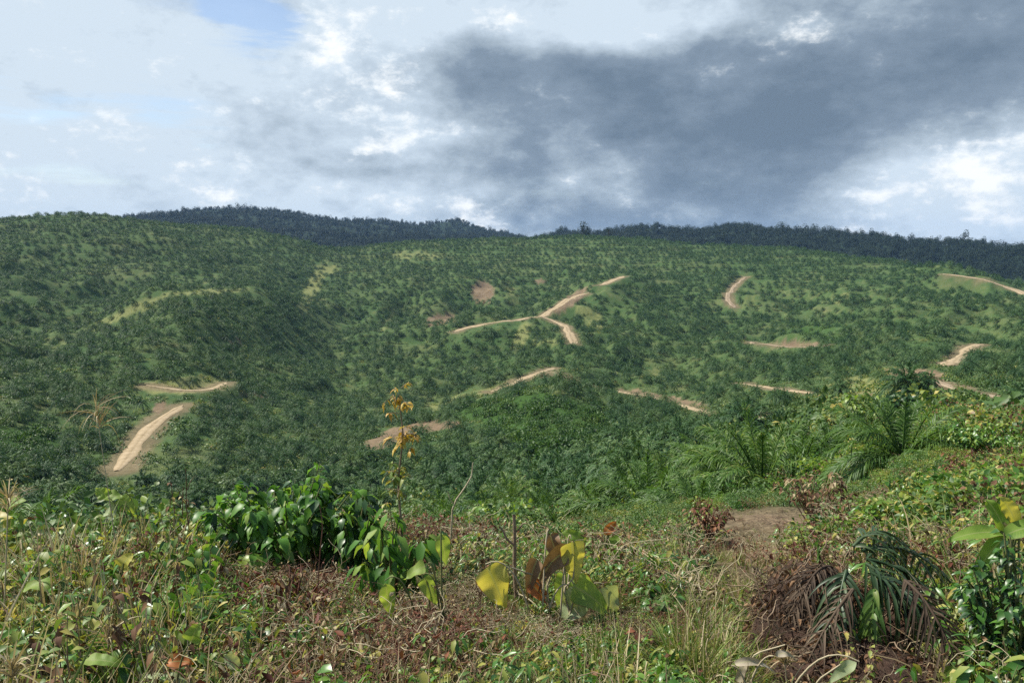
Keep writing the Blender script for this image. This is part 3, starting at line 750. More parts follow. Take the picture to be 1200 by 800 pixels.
# ------------------------------------------------------------------ oil palms
PALM_A = [palm_meshes(i, 44, 4.6, 46, .055, .85, 3, 1.6 + .3 * i, M['palm_near']) for i in range(3)]     # close ones
PALM_B = [palm_meshes(10 + i, 42, 4.6, 22, .15, .9, 2, 1.5 + .4 * i, M['palm']) for i in range(4)]         # middle distance
PALM_C = [palm_meshes(20 + i, 34, 4.7, 11, .40, 1.15, 1, 1.6 + .5 * i, M['palm']) for i in range(5)]       # across the valley

# planting grid, rows eased on to terraces along the contour
sp = 8.0
gx, gy = np.meshgrid(np.arange(-1500, 1500, sp), np.arange(20, 1560, sp * .866))
gx = gx + (np.arange(gx.shape[0]) % 2)[:, None] * sp / 2
gx = gx.ravel() + rng.normal(0, 1.3, gx.size); gy = gy.ravel() + rng.normal(0, 1.3, gy.size)
gx, gy = gx + 22 * fbm(gx / 130., gy / 130., 2), gy + 22 * fbm(gx / 130. + 50, gy / 130., 2)      # blocks planted on different bearings
d = np.hypot(gx, gy); az = np.arctan2(gx, gy)
k = (d > 34) & (d < 1640) & (np.abs(az) < R(44))
gx, gy = gx[k], gy[k]
for _ in range(2):
    e = 2.0
    hx = (height(gx + e, gy) - height(gx - e, gy)) / (2*e); hy = (height(gx, gy + e) - height(gx, gy - e)) / (2*e)
    s2 = hx**2 + hy**2; z = height(gx, gy)
    step = 2.9
    off = (np.round(z / step) * step - z)
    mv = np.clip(off / np.maximum(np.sqrt(s2), .05), -4.6, 4.6) / np.maximum(np.sqrt(s2), .05)
    wgt = sstep(.10, .22, np.sqrt(s2)) * .95
    gx = gx + hx * mv * wgt; gy = gy + hy * mv * wgt
gz = height(gx, gy); d = np.hypot(gx, gy)
ppx, ppy = project(gx, gy, gz)
em, gmk, vm = fields(gx, gy, gz)
rdp, _ = near_lines(gx, gy, RLINES, 40)
# the camera's side of a road is kept low so that the road is seen
dirx, diry = gx / d, gy / d
rdf = np.minimum(near_lines(gx + dirx * 8, gy + diry * 8, RLINES, 40)[0], near_lines(gx + dirx * 15, gy + diry * 15, RLINES, 40)[0])
for q_ in (22, 30): rdf = np.minimum(rdf, near_lines(gx + dirx * q_, gy + diry * q_, RLINES, 40)[0])
gap = fbm(gx / 45., gy / 45., 3)
# terraces: a bare strip follows the contour every few rows, plainest on the right-hand hill
band = ((gz + 5 * fbm(gx / 220., gy / 220., 2)) / np.where(ppx > 560, 9.0, 11.0)) % 1.0
strip = (band < np.where(ppx > 560, .22, .12)) & (d > 330) & (rng.uniform(0, 1, len(gx)) < np.where(ppx > 560, .88, .7))
keep = ~strip & (em < .4) & (rng.uniform(0, 1, len(gx)) > gmk * .8) & (vm < .5) & (rdp > 8.0) & (rdf > 6.5) & (gap > -.42) & (rng.uniform(0, 1, len(gx)) > .06)
keep &= ~((ppx > 930) & (d > 100) & (d < 330) & (rng.uniform(0, 1, len(gx)) < .8))
keep &= ~((d < 90) & (ppx < 560)) & ~((d < 62)) & ~((d < 110) & (ppx > 780))
gx, gy, gz, d, ppx, ppy = (a[keep] for a in (gx, gy, gz, d, ppx, ppy))
# not two on one spot
order = np.argsort(d); cell = {}; ok = np.zeros(len(gx), bool)
for i in order:
    c = (int(gx[i] // 4.2), int(gy[i] // 4.2)); hit = False
    for a in (-1, 0, 1):
        for b in (-1, 0, 1):
            for j in cell.get((c[0]+a, c[1]+b), ()):
                if (gx[i]-gx[j])**2 + (gy[i]-gy[j])**2 < 4.9**2: hit = True
    if not hit: ok[i] = True; cell.setdefault(c, []).append(i)
gx, gy, gz, d, ppx, ppy = (a[ok] for a in (gx, gy, gz, d, ppx, ppy))
scale = np.clip(rng.normal(1.04, .2, len(gx)), .6, 1.45)
vis = shows(gx, gy, gz, 3.5) & (ppx > -30) & (ppx < 1230) & (ppy < 840)
hero_n = 285
idx = np.where(vis)[0]; idx = idx[np.argsort(d[idx])][:hero_n]
hero = np.zeros(len(gx), bool); hero[idx] = True
print('palms', len(gx), 'visible', int(vis.sum()), 'single to', d[idx].max())

protoB = []
for i, (cr, tk) in enumerate(PALM_B):
    protoB.append((cr, tk))
PG = 'oil palms planted over the near slopes'
first = {}
def palm_label(px, py, d):
    if px < 175: return 'oil palm on the dark left slope, left of the pale dirt road'
    if px < 300: return 'oil palm just right of the pale dirt road at left, below the grassy clearing'
    if px < 430: return 'oil palm on the valley slope left of the long bare earth cut'
    if px < 560: return 'oil palm in the hollow below the bare earth cut'
    if px < 740: return 'oil palm in the dip at the foot of the green creeper-covered knoll'
    if px < 860: return 'oil palm on the slope right of the creeper-covered knoll, under the thin road'
    if px < 990: return 'oil palm behind the big near palms, left of the scrubby knoll'
    return 'oil palm by the brown track behind the scrubby right-hand knoll'
for n_, i in enumerate(idx):
    v = int(rng.integers(0, 4)); s = float(scale[i]); rz = float(rng.uniform(0, 6.28))
    lab = palm_label(ppx[i], ppy[i], d[i])
    loc = (float(gx[i]), float(gy[i]), float(gz[i]))
    if v not in first:
        first[v] = thing('oil_palm', loc, lab, 'palm tree', PG, rz, s, [('crown', PALM_B[v][0]), ('trunk', PALM_B[v][1])])
    else:
        dup(first[v], loc, rz, s, lab, PG, (rng.normal(0, .05), rng.normal(0, .05)))
rest = ~hero
n = int(rest.sum())
joint = []
for cr, tk in PALM_C:      # crown with a plain stem in one mesh for the far mass
    joint.append(cr)
scatter('plantation_palms', np.stack([gx, gy, gz], 1)[rest], np.stack([rng.normal(0, .06, n), rng.normal(0, .06, n), rng.uniform(0, 6.28, n)], 1),
        scale[rest], rng.integers(0, len(joint), n), joint, 'thousands of small oil palms in rows over the far hills', 'plantation')

# the big palms close by, each placed where the photo shows it
NEARP = [
 # px, py_top, d, scale, label
 (762, 540, 26, 1.0, 'big arching palm just behind the small striped banana plant'),
 (893, 482, 29, 1.22, 'largest near palm with a black hollow under its crown, above the dry path'),
 (1058, 503, 25, .86, 'bushy palm with dark shaded foot right of the dry grass hump'),
 (838, 500, 36, 1.05, 'tall palm leaning left behind the largest near palm'),
 (978, 484, 38, .95, 'upright pale-green palm between the largest palm and the bushy one'),
 (940, 496, 33, .95, 'palm crowding the right side of the largest near palm'),
 (820, 552, 23, .72, 'low young palm in front of the largest near palm, left of the dry path'),
 (690, 560, 38, .9, 'spiky palm left of the big arching palm, behind the wilted leaves'),
 (640, 570, 42, .85, 'blue-green palm behind the dead upright stem'),
 (575, 578, 36, .75, 'feathery palm behind the crooked dry stalk, left of the dead stem'),
 (735, 532, 48, .95, 'palm behind and left of the big arching palm'),
 (600, 556, 60, .95, 'palm half hidden behind the blue-green palm in the centre'),
 (520, 572, 52, .85, 'palm low in the dip right of the yellow-topped sapling'),
 (36, 530, 15, .42, 'small feathery palm at the left edge above the weeds'),
 (1018, 488, 48, .85, 'palm with fine fronds beyond the bushy palm, under the small dark tree'),
 (705, 572, 27, .8, 'pale palm between the spiky palm and the big arching palm, low down'),
 (660, 585, 26, .7, 'low feathery palm right above the wilted brown leaves'),
 (790, 528, 40, 1.0, 'bright palm between the big arching palm and the left-leaning tall palm'),
 (868, 505, 42, 1.0, 'palm peering over the left shoulder of the largest near palm'),
 (1135, 500, 36, .55, 'young palm half hidden by creepers at right'),
]
pA = None
for k, (px_, top, d_, s, lab) in enumerate(NEARP):
    loc, h = stand(px_, top, d_)
    v = k % 3
    zt = max(c.co.z for c in PALM_A[v][0].vertices)
    s2 = min(max(h / zt, s * .85), s * 1.25)
    loc = (loc[0], loc[1], loc[2] + min(.2, max(-1.6, h - zt * s2)))
    if k < 3:
        e = thing('oil_palm', loc, lab, 'palm tree', None, k * 1.3, s2, [('crown', PALM_A[v][0]), ('trunk', PALM_A[v][1])])
        first['a%d' % v] = e
    else:
        e = dup(first['a%d' % v], loc, k * 1.3, s2, lab)

# ------------------------------------------------------------------ undergrowth between the palms, creepers on the knoll
def bush_mesh(i, mat, n=70, size=.5, flat=.6):
    r = np.random.default_rng(800 + i)
    lobes = [(r.normal(0, .5), r.normal(0, .5), r.uniform(.15, .6), r.uniform(.5, .9), r.uniform(.5, .9), r.uniform(.35, .7) * flat * 1.4) for _ in range(4)]
    return crown_blob(r, lobes, n, size, mat)
BUSH = [bush_mesh(i, M['bush']) for i in range(4)] + [bush_mesh(9, M['mixed'], 60, .4)]
VINEB = [bush_mesh(20 + i, M['vine'], 110, .42, .9) for i in range(4)]
def polar_points(n, d0, d1, half=44, power=1.0):
    az = R(1) * rng.uniform(-half, half, n)
    d = np.exp(rng.uniform(0, 1, n) ** power * math.log(d1 / d0)) * d0
    return np.sin(az) * d, np.cos(az) * d
x, y = polar_points(24000, 85, 780, 42, .62)
z = height(x, y); dd = np.hypot(x, y)
em, gk, vk = fields(x, y, z); rdb, _ = near_lines(x, y, RLINES, 20)
rb = np.minimum(rdb, near_lines(x + x/dd*5, y + y/dd*5, RLINES, 20)[0])
k = (em < .35) & (rb > 5.0) & (vk < .4) & (rng.uniform(0, 1, len(x)) > gk * .6) & shows(x, y, z, 3)
x, y, z, dd, gk = x[k], y[k], z[k], dd[k], gk[k]; n = len(x)
sc_ = np.exp(rng.normal(0, .35, n)) * np.where(dd < 60, .8, 1.15)
scatter('undergrowth', np.stack([x, y, z], 1), np.stack([np.zeros(n), np.zeros(n), rng.uniform(0, 6.28, n)], 1), sc_, np.where(rng.uniform(0, 1, n) < .12 + .5 * gk, 4, rng.integers(0, 4, n)), BUSH, 'low green cover crop and scrub between the palms', 'undergrowth')
x, y = polar_points(30000, 90, 900, 42, 1.0)
z = height(x, y); em, gk, vk = fields(x, y, z); dd = np.hypot(x, y)
rb, _ = near_lines(x, y, RLINES, 20)
k = (vk > .35) & (em < .4) & (rb > 10) & shows(x, y, z, 3)
x, y, z = x[k], y[k], z[k]; n = len(x)
lump = fbm(x / 14., y / 14., 2)
scatter('creeper_cover', np.stack([x, y, z], 1), np.stack([np.zeros(n), np.zeros(n), rng.uniform(0, 6.28, n)], 1), np.clip(1.5 + 2.6 * lump + rng.normal(0, .35, n), .6, 3.6), rng.integers(0, 4, n), VINEB, 'bright green creepers smothering the knoll in the middle of the view', 'creepers')

# ------------------------------------------------------------------ forest on the far ridges
FT = [forest_tree(i, M['forest']) for i in range(6)]
PALE = forest_tree(17, M['forest_pale'])
x, y = polar_points(26000, 1750, 4400, 42, 1.0)
z = height(x, y); dd = np.hypot(x, y)
k = shows(x, y, z, 18)
x, y, z = x[k], y[k], z[k]; n = len(x); print('forest', n)
scatter('ridge_forest', np.stack([x, y, z - 1], 1), np.stack([np.zeros(n), np.zeros(n), rng.uniform(0, 6.28, n)], 1), np.exp(rng.normal(-.08, .22, n)), rng.integers(0, 6, n), [f[0] for f in FT], 'dark forest covering the far ridges along the skyline', 'forest')
SKY = [(i_, None) for i_ in ()]
def crest(px_, d0, d1):
    az, _ = az_tan(px_, 280)
    dr = np.linspace(d0, d1, 160); zz = samp(ZG, np.full(160, float(az)), dr)
    j = int(np.argmax(zz / dr)); return math.sin(az) * dr[j], math.cos(az) * dr[j], float(zz[j])
ft0 = {}
def ridge_tree(px_, d0, d1, s, lab, grp, v):
    x, y, z = crest(px_, d0, d1)
    if v not in ft0: ft0[v] = thing('forest_tree', (x, y, z - 1), lab, 'tree', grp, px_ * .7, s, [('crown', FT[v][0]), ('trunk', FT[v][1])])
    else:
        e = dup(ft0[v], (x, y, z - 1), px_ * .7, s, lab, grp)
        if not grp and 'group' in e: del e['group']
ridge_tree(683, 1350, 1640, 1.55, 'tallest lone tree standing clear of the skyline above the centre hill', None, 0)
ridge_tree(714, 1350, 1640, .95, 'second tall skyline tree just right of the tallest lone tree', None, 1)
for j, px_ in enumerate([735, 752, 768, 800, 822, 838, 853, 878, 900, 925, 948, 967, 985, 1002, 1022, 1040, 1046, 1068, 1090, 1107, 1128, 1146, 1158, 1180, 1196]):
    ridge_tree(px_, 1750, 3400, 1.0 + .35 * ((j * 37) % 10) / 10, 'dark tree standing up from the right-hand forest ridge skyline', 'trees on the right-hand skyline', (j * 5) % 6)
for j, px_ in enumerate([158, 168, 180, 192, 205, 216, 230, 243, 258, 270, 282, 290, 300, 318]):
    ridge_tree(px_, 2600, 4300, .95 + .3 * ((j * 53) % 10) / 10, 'bluish tree on the far left skyline behind the plantation hill', 'trees on the far left skyline', (j * 5) % 6)
for j, px_ in enumerate([345, 362, 390, 405, 425, 452, 538, 560]):
    ridge_tree(px_, 2600, 4600, .85 + .3 * ((j * 53) % 10) / 10, 'small tree on the blue far ridge at the centre of the skyline', 'trees on the blue centre ridge', (j * 5) % 6)
x, y, z = crest(1063, 900, 1500)
thing('pale_tree', (x, y, z - 1), 'pale green tree on the crest of the right-hand plantation hill', 'tree', None, 0, .5, [('crown', PALE[0]), ('trunk', PALE[1])])

# ------------------------------------------------------------------ foreground growth
def pt(px, py, d):
    az, t = az_tan(px, py)
    return np.array([math.sin(az) * d, math.cos(az) * d, float(t) * d])
def mpx(n, d): return n / F * d           # metres for n photo pixels at distance d
r = np.random.default_rng(77)
LIMX = [-100, 0, 120, 250, 400, 560, 700, 800, 900, 985, 1050, 1200, 1300]
LIMY = [540, 545, 560, 585, 600, 615, 625, 618, 612, 595, 570, 520, 500]
def room(x, y, z):
    """how tall growth may stand here: rank at the brow, trampled low next to the viewpoint"""
    d = np.hypot(x, y); qx, _ = project(x, y, z)
    lim = np.interp(qx, LIMX, LIMY) + 70 * (1 - sstep(2.5, 7, d))
    lim = lim + 60 * (1 - sstep(6.3, 7.6, d)) * sstep(215, 260, qx) * (1 - sstep(500, 560, qx)) + 60 * (1 - sstep(4.6, 5.4, d)) * sstep(500, 560, qx) * (1 - sstep(780, 820, qx))
    return d * az_tan(qx, lim)[1] - z

# finer scrub on the near slope below the brow
def sprig(i, mats, n=300, size=.115, sp_=.75, hh=.5):
    rr = np.random.default_rng(900 + i)
    lobes = [(rr.normal(0, sp_ * .6), rr.normal(0, sp_ * .6), rr.uniform(.1, hh), sp_ * rr.uniform(.4, .8), sp_ * rr.uniform(.4, .8), hh * rr.uniform(.4, .8)) for _ in range(5)]
    return crown_blob(rr, lobes, n, size, mats)
NEARB = [sprig(i, M['bush']) for i in range(3)] + [sprig(5, M['green']), sprig(6, M['lime']), sprig(7, M['mixed']), sprig(8, M['brown'], 260, .09)]
x, y = polar_points(13000, 8.5, 95, 44, .9)
z = height(x, y); dd = np.hypot(x, y); qx, qy = project(x, y, z)
pathy = (np.abs(qx - 900 - (dd < 9) * -20) < 95) & (dd < 17)
k = shows(x, y, z, 1.6) & ~pathy & ~((qx > 660) & (qx < 1020) & (dd > 17) & (dd < 75) & (rng.uniform(0, 1, len(x)) < .35))
x, y, z, dd, qx = x[k], y[k], z[k], dd[k], qx[k]; n = len(x)
pw = np.where(qx[:, None] > 960, np.array([[.12, .1, .06, .18, .27, .15, .12]]), np.array([[.26, .22, .16, .14, .07, .10, .05]]))
idx_ = (pw.cumsum(1) > rng.uniform(0, 1, n)[:, None]).argmax(1)
hs = np.where(qx < 520, 1.15, .8) * np.exp(rng.normal(0, .3, n)) * np.where(dd < 14, .75, 1)
hs = np.where(dd < 26, np.clip(np.minimum(hs, room(x, y, z) / 1.15), .33, 1.3), hs)
scatter('near_scrub', np.stack([x, y, z], 1), np.stack([rng.normal(0, .15, n), rng.normal(0, .15, n), rng.uniform(0, 6.28, n)], 1), hs, idx_, NEARB, 'leafy scrub over the steep slope just below the viewpoint', 'scrub')

# ground cover close to the camera
rr = np.random.default_rng(31)
def joined(a, b, name):
    """two meshes of a clump in one"""
    bm_ = bmesh.new(); bm_.from_mesh(a); na = len(a.materials); k0 = len(bm_.faces); bm_.from_mesh(b)
    bm_.faces.ensure_lookup_table()
    for f in bm_.faces[k0:]: f.material_index += na
    me = bpy.data.meshes.new(name); bm_.to_mesh(me); bm_.free()
    for m_ in list(a.materials) + list(b.materials): me.materials.append(m_)
    return me
def sprigw(i, h, rad, nb, nl, L, W, mats, **kw):
    a, b = shrub(np.random.default_rng(1200 + i), h, rad, nb, nl, L, W, mats, M['stem'], stem_r=.005, **kw)
    return joined(a, b, 'weed_clump')
WEED = [sprigw(0, .45, .26, 7, 70, .085, .05, [M['green'], M['lime']]), sprigw(1, .38, .28, 8, 90, .065, .04, [M['mixed']]), sprigw(2, .5, .25, 6, 60, .10, .05, [M['mixed'], M['green']], hang=.5),
        sprigw(3, .30, .30, 9, 120, .05, .035, [M['lime'], M['mixed']]), sprigw(4, .55, .22, 6, 70, .12, .028, [M['green'], M['mixed']], prof='leaflet'), sprigw(5, .35, .25, 6, 60, .09, .065, [M['deep'], M['green']], prof='heart')]
DRYV = [tangle(np.random.default_rng(1300 + i), 44, .36, .3, [[M['brown'], M['straw']], [M['rust'], M['brown']], [M['brown'], M['straw']], [M['brown'], M['mixed']]][i], [M['drystem'], M['redstem'], M['strawstem'], M['drystem']][i], 110, .055) for i in range(4)]
GRAS = [tuft(np.random.default_rng(1400 + i), [60, 46, 70][i], [.45, .62, .32][i], [.008, .010, .007][i], [M['grass'], M['straw']], .75, .14, .6, [[.8, .2], [.7, .3], [.55, .45]][i]) for i in range(3)]
STRW = [tuft(np.random.default_rng(1500 + i), [50, 60, 40][i], [.5, .34, .7][i], [.007, .006, .009][i], [M['straw'], M['brown']], [.95, 1.15, .8][i], .16, .8, [.8, .2]) for i in range(3)]
KIND = [(WEED, 'weeds', 'tangled green and yellowing weeds covering the foreground', 'weeds'), (DRYV, 'dry_vines', 'dead brown and rust-red creepers sprawling over the foreground', 'dry creepers'),
        (GRAS, 'grass', 'green grass growing through the foreground weeds', 'grass'), (STRW, 'dry_grass', 'dry straw-coloured grass lying among the foreground weeds', 'dry grass')]
x, y = polar_points(42000, 2.1, 24, 47, .95)
z = height(x, y); dd = np.hypot(x, y); qx, qy = project(x, y, z)
clump = fbm(x / .8, y / .8, 2); clump2 = fbm(x / 1.7 + 40, y / 1.7, 2)
Wt = np.zeros((len(x), 4))
L_ = qx < 270; C_ = (qx >= 270) & (qx < 560); M_ = (qx >= 560) & (qx < 790); P_ = (qx >= 790) & (qx < 985); R_ = qx >= 985
Wt[L_] = [.40, .03, .32, .25]
Wt[C_] = [.40, .11, .21, .28]
Wt[M_] = [.44, .03, .30, .23]
Wt[P_] = [.10, .04, .40, .46]
Wt[R_] = [.54, .12, .22, .12]
Wt[C_ & (dd > 6)] = [.7, .14, .10, .06]
Wt[:, 1] *= np.exp(3.0 * clump2 - .3); Wt[:, 3] *= np.exp(2.5 * clump); Wt[:, 2] *= np.exp(-2.5 * clump)
Wt /= Wt.sum(1, keepdims=True)
kd = (Wt.cumsum(1) > rng.uniform(0, 1, len(x))[:, None]).argmax(1)
thin = np.where(P_ & (dd > 4.6) & (dd < 17), .13, np.where((qx > 860) & (qx < 1130) & (dd < 4.7), .35, np.where(R_ & (dd > 5), .75, 1.0)))
ok_ = rng.uniform(0, 1, len(x)) < thin
for q_, (pro, nm, lab, cat) in enumerate(KIND):
    k = (kd == q_) & ok_; n = int(k.sum())
    base_s = np.where(P_[k], .6, np.where(L_[k], 1.0, 1.1)) * np.exp(rng.normal(0, .3, n))
    base_s = base_s * np.where((qx[k] > 860) & (qx[k] < 1130) & (dd[k] < 4.7), .5, 1.0)
    hm = [.55, .34, .55, .5][q_]
    base_s = np.clip(np.minimum(base_s * (1 + (.5 + .5 * L_[k]) * (q_ >= 2)) * (.45 + .50 * sstep(3, 8, dd[k])), room(x[k], y[k], z[k]) / hm * rng.uniform(.4, 1.05, n)), .16, [1.0, 1.1, 2.0, 2.0][q_])
    scatter(nm, np.stack([x, y, z], 1)[k], np.stack([rng.normal(0, .18, n), rng.normal(0, .18, n), rng.uniform(0, 6.28, n)], 1), base_s, np.clip(((fbm(x[k] / 1.3 + 20 * q_, y[k] / 1.3, 2) + .5) * len(pro) + rng.normal(0, .55, n)).astype(int), 0, len(pro) - 1), pro, lab, cat)

# ---- single shrubs that stand out
def put_shrub(name, px, top, d, width_px, label, cat, nb, nl, L, W, mats, smat, seed, **kw):
    loc, h = stand(px, top, d)
    f, s_ = shrub(np.random.default_rng(seed), max(h, .2), mpx(width_px, d) / 2, nb, nl, L, W, mats, smat, **kw)
    return thing(name, loc, label, cat, None, 0, 1, [('foliage', f), ('stems', s_)])
put_shrub('leafy_shrub', 338, 540, 6.8, 190, 'large glossy green shrub with broad drooping leaves, left of centre', 'shrub', 46, 1300, .135, .085, [M['shrub'], M['lime'], M['deep']], M['stem'], 1, hang=.15, droop=.75, prof='ovate', seg=4, lo=.12, mat_p=[.62, .2, .18])
put_shrub('leafy_shrub', 285, 640, 6.4, 70, 'small round green shrub at the left foot of the large glossy shrub', 'shrub', 12, 150, .10, .065, [M['green'], M['lime']], M['stem'], 2, hang=.4)
put_shrub('leafy_shrub', 415, 572, 6.4, 90, 'dark green shrub pressed against the right side of the large glossy shrub', 'shrub', 20, 320, .13, .08, [M['shrub'], M['deep']], M['stem'], 3, hang=.7, lo=.2)
put_shrub('leafy_shrub', 465, 585, 5.4, 90, 'loose leggy shrub with big pale hanging leaves, under the yellow-topped sapling', 'shrub', 14, 150, .15, .075, [M['shrub'], M['biggreen'], M['lime']], M['stem'], 4, hang=.7, droop=.6, lo=.15, mat_p=[.7, .08, .22])
put_shrub('leafy_shrub', 200, 590, 8.5, 110, 'sparse yellow-green bush with thin twigs left of the large glossy shrub', 'shrub', 20, 260, .085, .05, [M['mixed'], M['lime'], M['green']], M['drystem'], 5)
put_shrub('leafy_shrub', 215, 555, 9.5, 50, 'thin dark twiggy bush standing highest between the dirt road and the glossy shrub', 'shrub', 9, 110, .07, .04, [M['mixed'], M['brown']], M['redstem'], 6, lo=.15)
put_shrub('leafy_shrub', 825, 580, 10.5, 75, 'round brown half-dead bush with yellow-green top, left of the dry path', 'bush', 30, 420, .08, .04, [M['brown'], M['rust'], M['lime']], M['redstem'], 7, mat_p=[.5, .25, .25])
put_shrub('leafy_shrub', 826, 640, 7.6, 48, 'small dark green bush beside the dry path, below the brown half-dead bush', 'bush', 14, 200, .055, .03, [M['deep'], M['bush']], M['stem'], 8)
put_shrub('leafy_shrub', 768, 700, 5.0, 62, 'compact bright green shrub right of the big-leaved plant', 'shrub', 14, 170, .085, .05, [M['green'], M['vine']], M['stem'], 9)
put_shrub('leafy_shrub', 1187, 618, 4.55, 110, 'dark leafy shrub under the right-edge banana leaves', 'shrub', 34, 900, .06, .04, [M['deep'], M['green']], M['stem'], 10, lo=.1)
put_shrub('leafy_shrub', 1150, 490, 24, 90, 'bright leafy creeper mound on the brow at the right edge', 'creeper', 44, 1000, .13, .095, [M['green'], M['lime']], M['stem'], 11)
put_shrub('leafy_shrub', 1095, 545, 13, 110, 'light green creeper heap between the bushy palm and the brown bank', 'creeper', 40, 1000, .085, .065, [M['lime'], M['green'], M['mixed']], M['stem'], 12, prof='heart', hang=.5, seg=5)
put_shrub('leafy_shrub', 1075, 585, 9.5, 130, 'pale green creeper heap above the fallen dark fronds', 'creeper', 44, 1100, .07, .052, [M['lime'], M['green'], M['mixed']], M['stem'], 13, prof='heart', hang=.5, seg=5)
put_shrub('leafy_shrub', 1035, 582, 11, 55, 'small yellow-green bush on the right lip of the dry path', 'bush', 14, 190, .085, .05, [M['lime'], M['mixed']], M['stem'], 14)
put_shrub('leafy_shrub', 1010, 452, 70, 60, 'scrubby green bush on the knoll behind the near palms', 'bush', 26, 320, .5, .34, [M['bush'], M['lime']], M['stem'], 15, stem_r=.04)
put_shrub('leafy_shrub', 975, 463, 62, 46, 'pale scrub bush left of the small dark tree', 'bush', 22, 260, .45, .3, [M['bush'], M['mixed']], M['stem'], 16, stem_r=.04)
put_shrub('leafy_shrub', 60, 620, 6.5, 110, 'yellow-green leafy bush in the weeds at lower left', 'bush', 20, 280, .085, .055, [M['mixed'], M['lime']], M['stem'], 17)
put_shrub('leafy_shrub', 745, 738, 4.1, 40, 'dead red-brown bush with curled leaves below the compact green shrub', 'dead bush', 9, 130, .06, .03, [M['rust'], M['brown']], M['redstem'], 18, lo=.1)
put_shrub('leafy_shrub', 335, 668, 5.0, 130, 'rust-red withered bush below the large glossy shrub', 'dead bush', 36, 800, .05, .026, [M['rust'], M['brown'], M['mixed'], M['straw']], M['redstem'], 19, mat_p=[.34, .36, .15, .15], lo=.05, hang=.6)
put_shrub('leafy_shrub', 955, 548, 13.5, 100, 'brown dried hump of scrub at the top of the dry path', 'dead bush', 30, 420, .12, .05, [M['brown'], M['straw'], M['brown']], M['drystem'], 20)
put_shrub('leafy_shrub', 1172, 520, 15, 110, 'brown withered scrub on the bank at the right edge', 'dead bush', 34, 520, .10, .05, [M['brown'], M['rust'], M['mixed']], M['redstem'], 21)
put_shrub('leafy_shrub', 1140, 628, 7.0, 110, 'low brown withered scrub right of the fallen dark fronds', 'dead bush', 30, 460, .06, .03, [M['brown'], M['rust']], M['redstem'], 22)
put_shrub('leafy_shrub', 995, 588, 10.0, 60, 'dark dead tangle lying on the dry path', 'dead bush', 16, 220, .07, .03, [M['brown'], M['rust']], M['redstem'], 23, lo=.1)

# sapling with a yellow top
loc, h = stand(468, 462, 5.6)
mb = MB(); st_ = MB(); mg = MB()
rr = np.random.default_rng(51)
stem = np.array([[0, 0, -.05], [.03, 0, h*.3], [.0, .02, h*.55], [.05, 0, h*.8], [.02, 0, h]])
tt = np.linspace(0, 1, 14); stem = np.stack([np.interp(tt, np.linspace(0, 1, 5), stem[:, k]) for k in range(3)], 1)
tube(st_, stem, .011 * (1.1 - .75 * tt), 6)
for zc, cnt, ln, m_ in [(h*.99, 7, .10, mb), (h*.95, 5, .11, mb), (h*.80, 6, .13, mb), (h*.77, 6, .12, mb), (h*.62, 9, .14, mg), (h*.5, 7, .12, mg)]:
    for k in range(cnt):
        a = rr.uniform(0, 6.28); p0 = np.array([np.interp(zc, stem[:, 2], stem[:, 0]), 0, zc]) + rr.normal(0, .03, 3)
        dv = sph(a, rr.uniform(-.1, .7)); tw = curve(p0, dv, ln * rr.uniform(.6, 1.1), .35, 5); tube(st_, tw, .003, 3)
        q = tw[rr.integers(1, 5, 5)]; leaves(m_, q, rdirs(rr, 5, -.8, .3), np.array([0, 0, 1.]) + rr.normal(0, .5, (5, 3)), ln * .5 * rr.uniform(.7, 1.2, 5), ln * .24, .5, 'ovate', 3, .3)
thing('sapling', loc, 'tall thin sapling with orange-yellow leaves at its top, centre left', 'sapling', None, 0, 1, [('stem', st_.mesh('stem', M['drystem'])), ('yellow_leaves', mb.mesh('leaves', M['orange'])), ('lower_leaves', mg.mesh('leaves', M['mixed']))])

